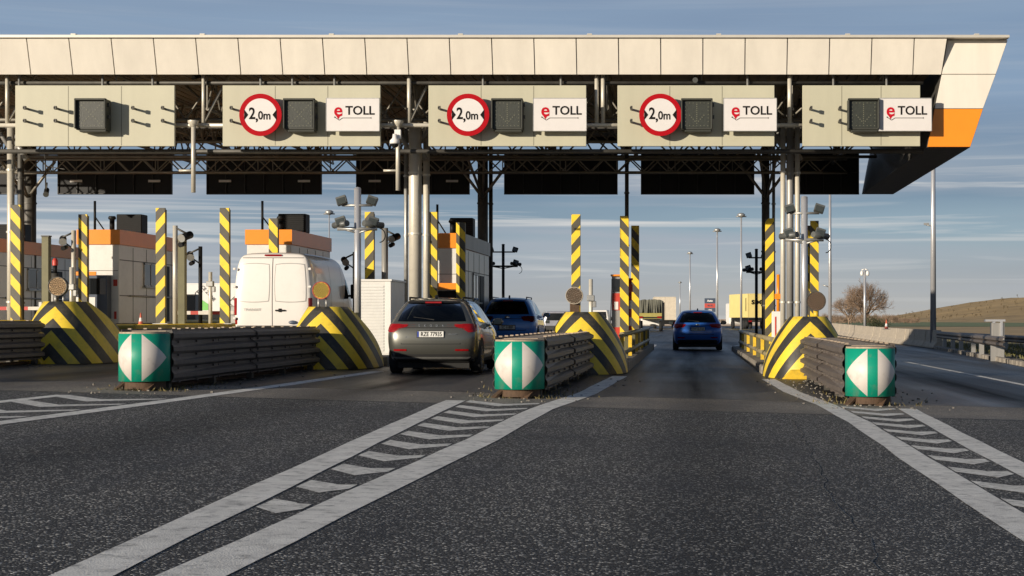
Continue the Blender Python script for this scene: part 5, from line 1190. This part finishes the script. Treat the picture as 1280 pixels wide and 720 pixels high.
struct(b.build('hillside_shrubs', mat('shrub_brown', (.10,.075,.035), .9, 0, .3, 1), fixn=False), 'stuff')
# dark evergreen bush by the camera mast
def leafball(b, c, r, n, rnd, sz):
    for i in range(n):
        v = Vector((rnd.gauss(0, 1), rnd.gauss(0, 1), rnd.gauss(0, .8))); v = v.normalized()*r*rnd.random()**.4; p = Vector(c)+v; p.z = max(p.z, .02)
        a1 = Vector((rnd.gauss(0, 1), rnd.gauss(0, 1), rnd.gauss(0, 1))).normalized()*sz; a2 = Vector((rnd.gauss(0, 1), rnd.gauss(0, 1), rnd.gauss(0, 1))).normalized()*sz; b.add([p, p+a1, p+a1+a2*.6, p+a2], [(0,1,2,3)])
M_leaf = mat('dark_leaf', (.045,.055,.02), .8, 0, .4, 2)
t = thing('dark_bush', 'low dark bush right of the short camera mast', 'bush', (X(1092, 11), F/11, -.05)); b = MB()
for i in range(5): leafball(b, (rnd.uniform(-1.4, 1.4), rnd.uniform(-.5, .5), .5+rnd.random()*.4), .8, 260, rnd, .1)
b.build('foliage', M_leaf, t)
t = thing('green_shrub', 'small green shrub on the verge behind the grey bollard', 'bush', (10.9, 52.5, gz(10.9)+.1)); b = MB(); leafball(b, (0, 0, .2), .35, 220, rnd, .07); leafball(b, (.4, .2, .15), .3, 160, rnd, .07); b.build('foliage', mat('green_leaf', (.10,.16,.04), .8, 0, .4, 3), t)
# verge grass
b = MB()
for i in range(5000):
    y = rnd.uniform(50, 120); x0 = 9.9+1.7*min(1, (y-46)/33)+.45 if y < 79 else 12.1; x = x0+rnd.random()*6; h = rnd.uniform(.05, .22); g = gz(x, y)+.09
    b.add([(x-.02, y, g), (x+.02, y+rnd.uniform(-.02,.02), g), (x+rnd.gauss(0, .05), y, g+h)], [(0,1,2)])
struct(b.build('verge_grass', mat('verge_grass', (.16,.15,.055), .9, 0, .4, 1), fixn=False), 'stuff')
# far tree line left of centre
b = MB()
for i in range(60):
    px = rnd.uniform(600, 760); s_ = rnd.uniform(3.5, 5); p = Vector((X(px, s_), F/s_, -.1)); 
    for k in range(2): twigs(b, p, Vector((rnd.gauss(0, .3), 0, 1)).normalized(), rnd.uniform(.8, 1.6), .05, 3, rnd)
struct(b.build('far_bare_trees', M_bark, fixn=False), 'stuff')
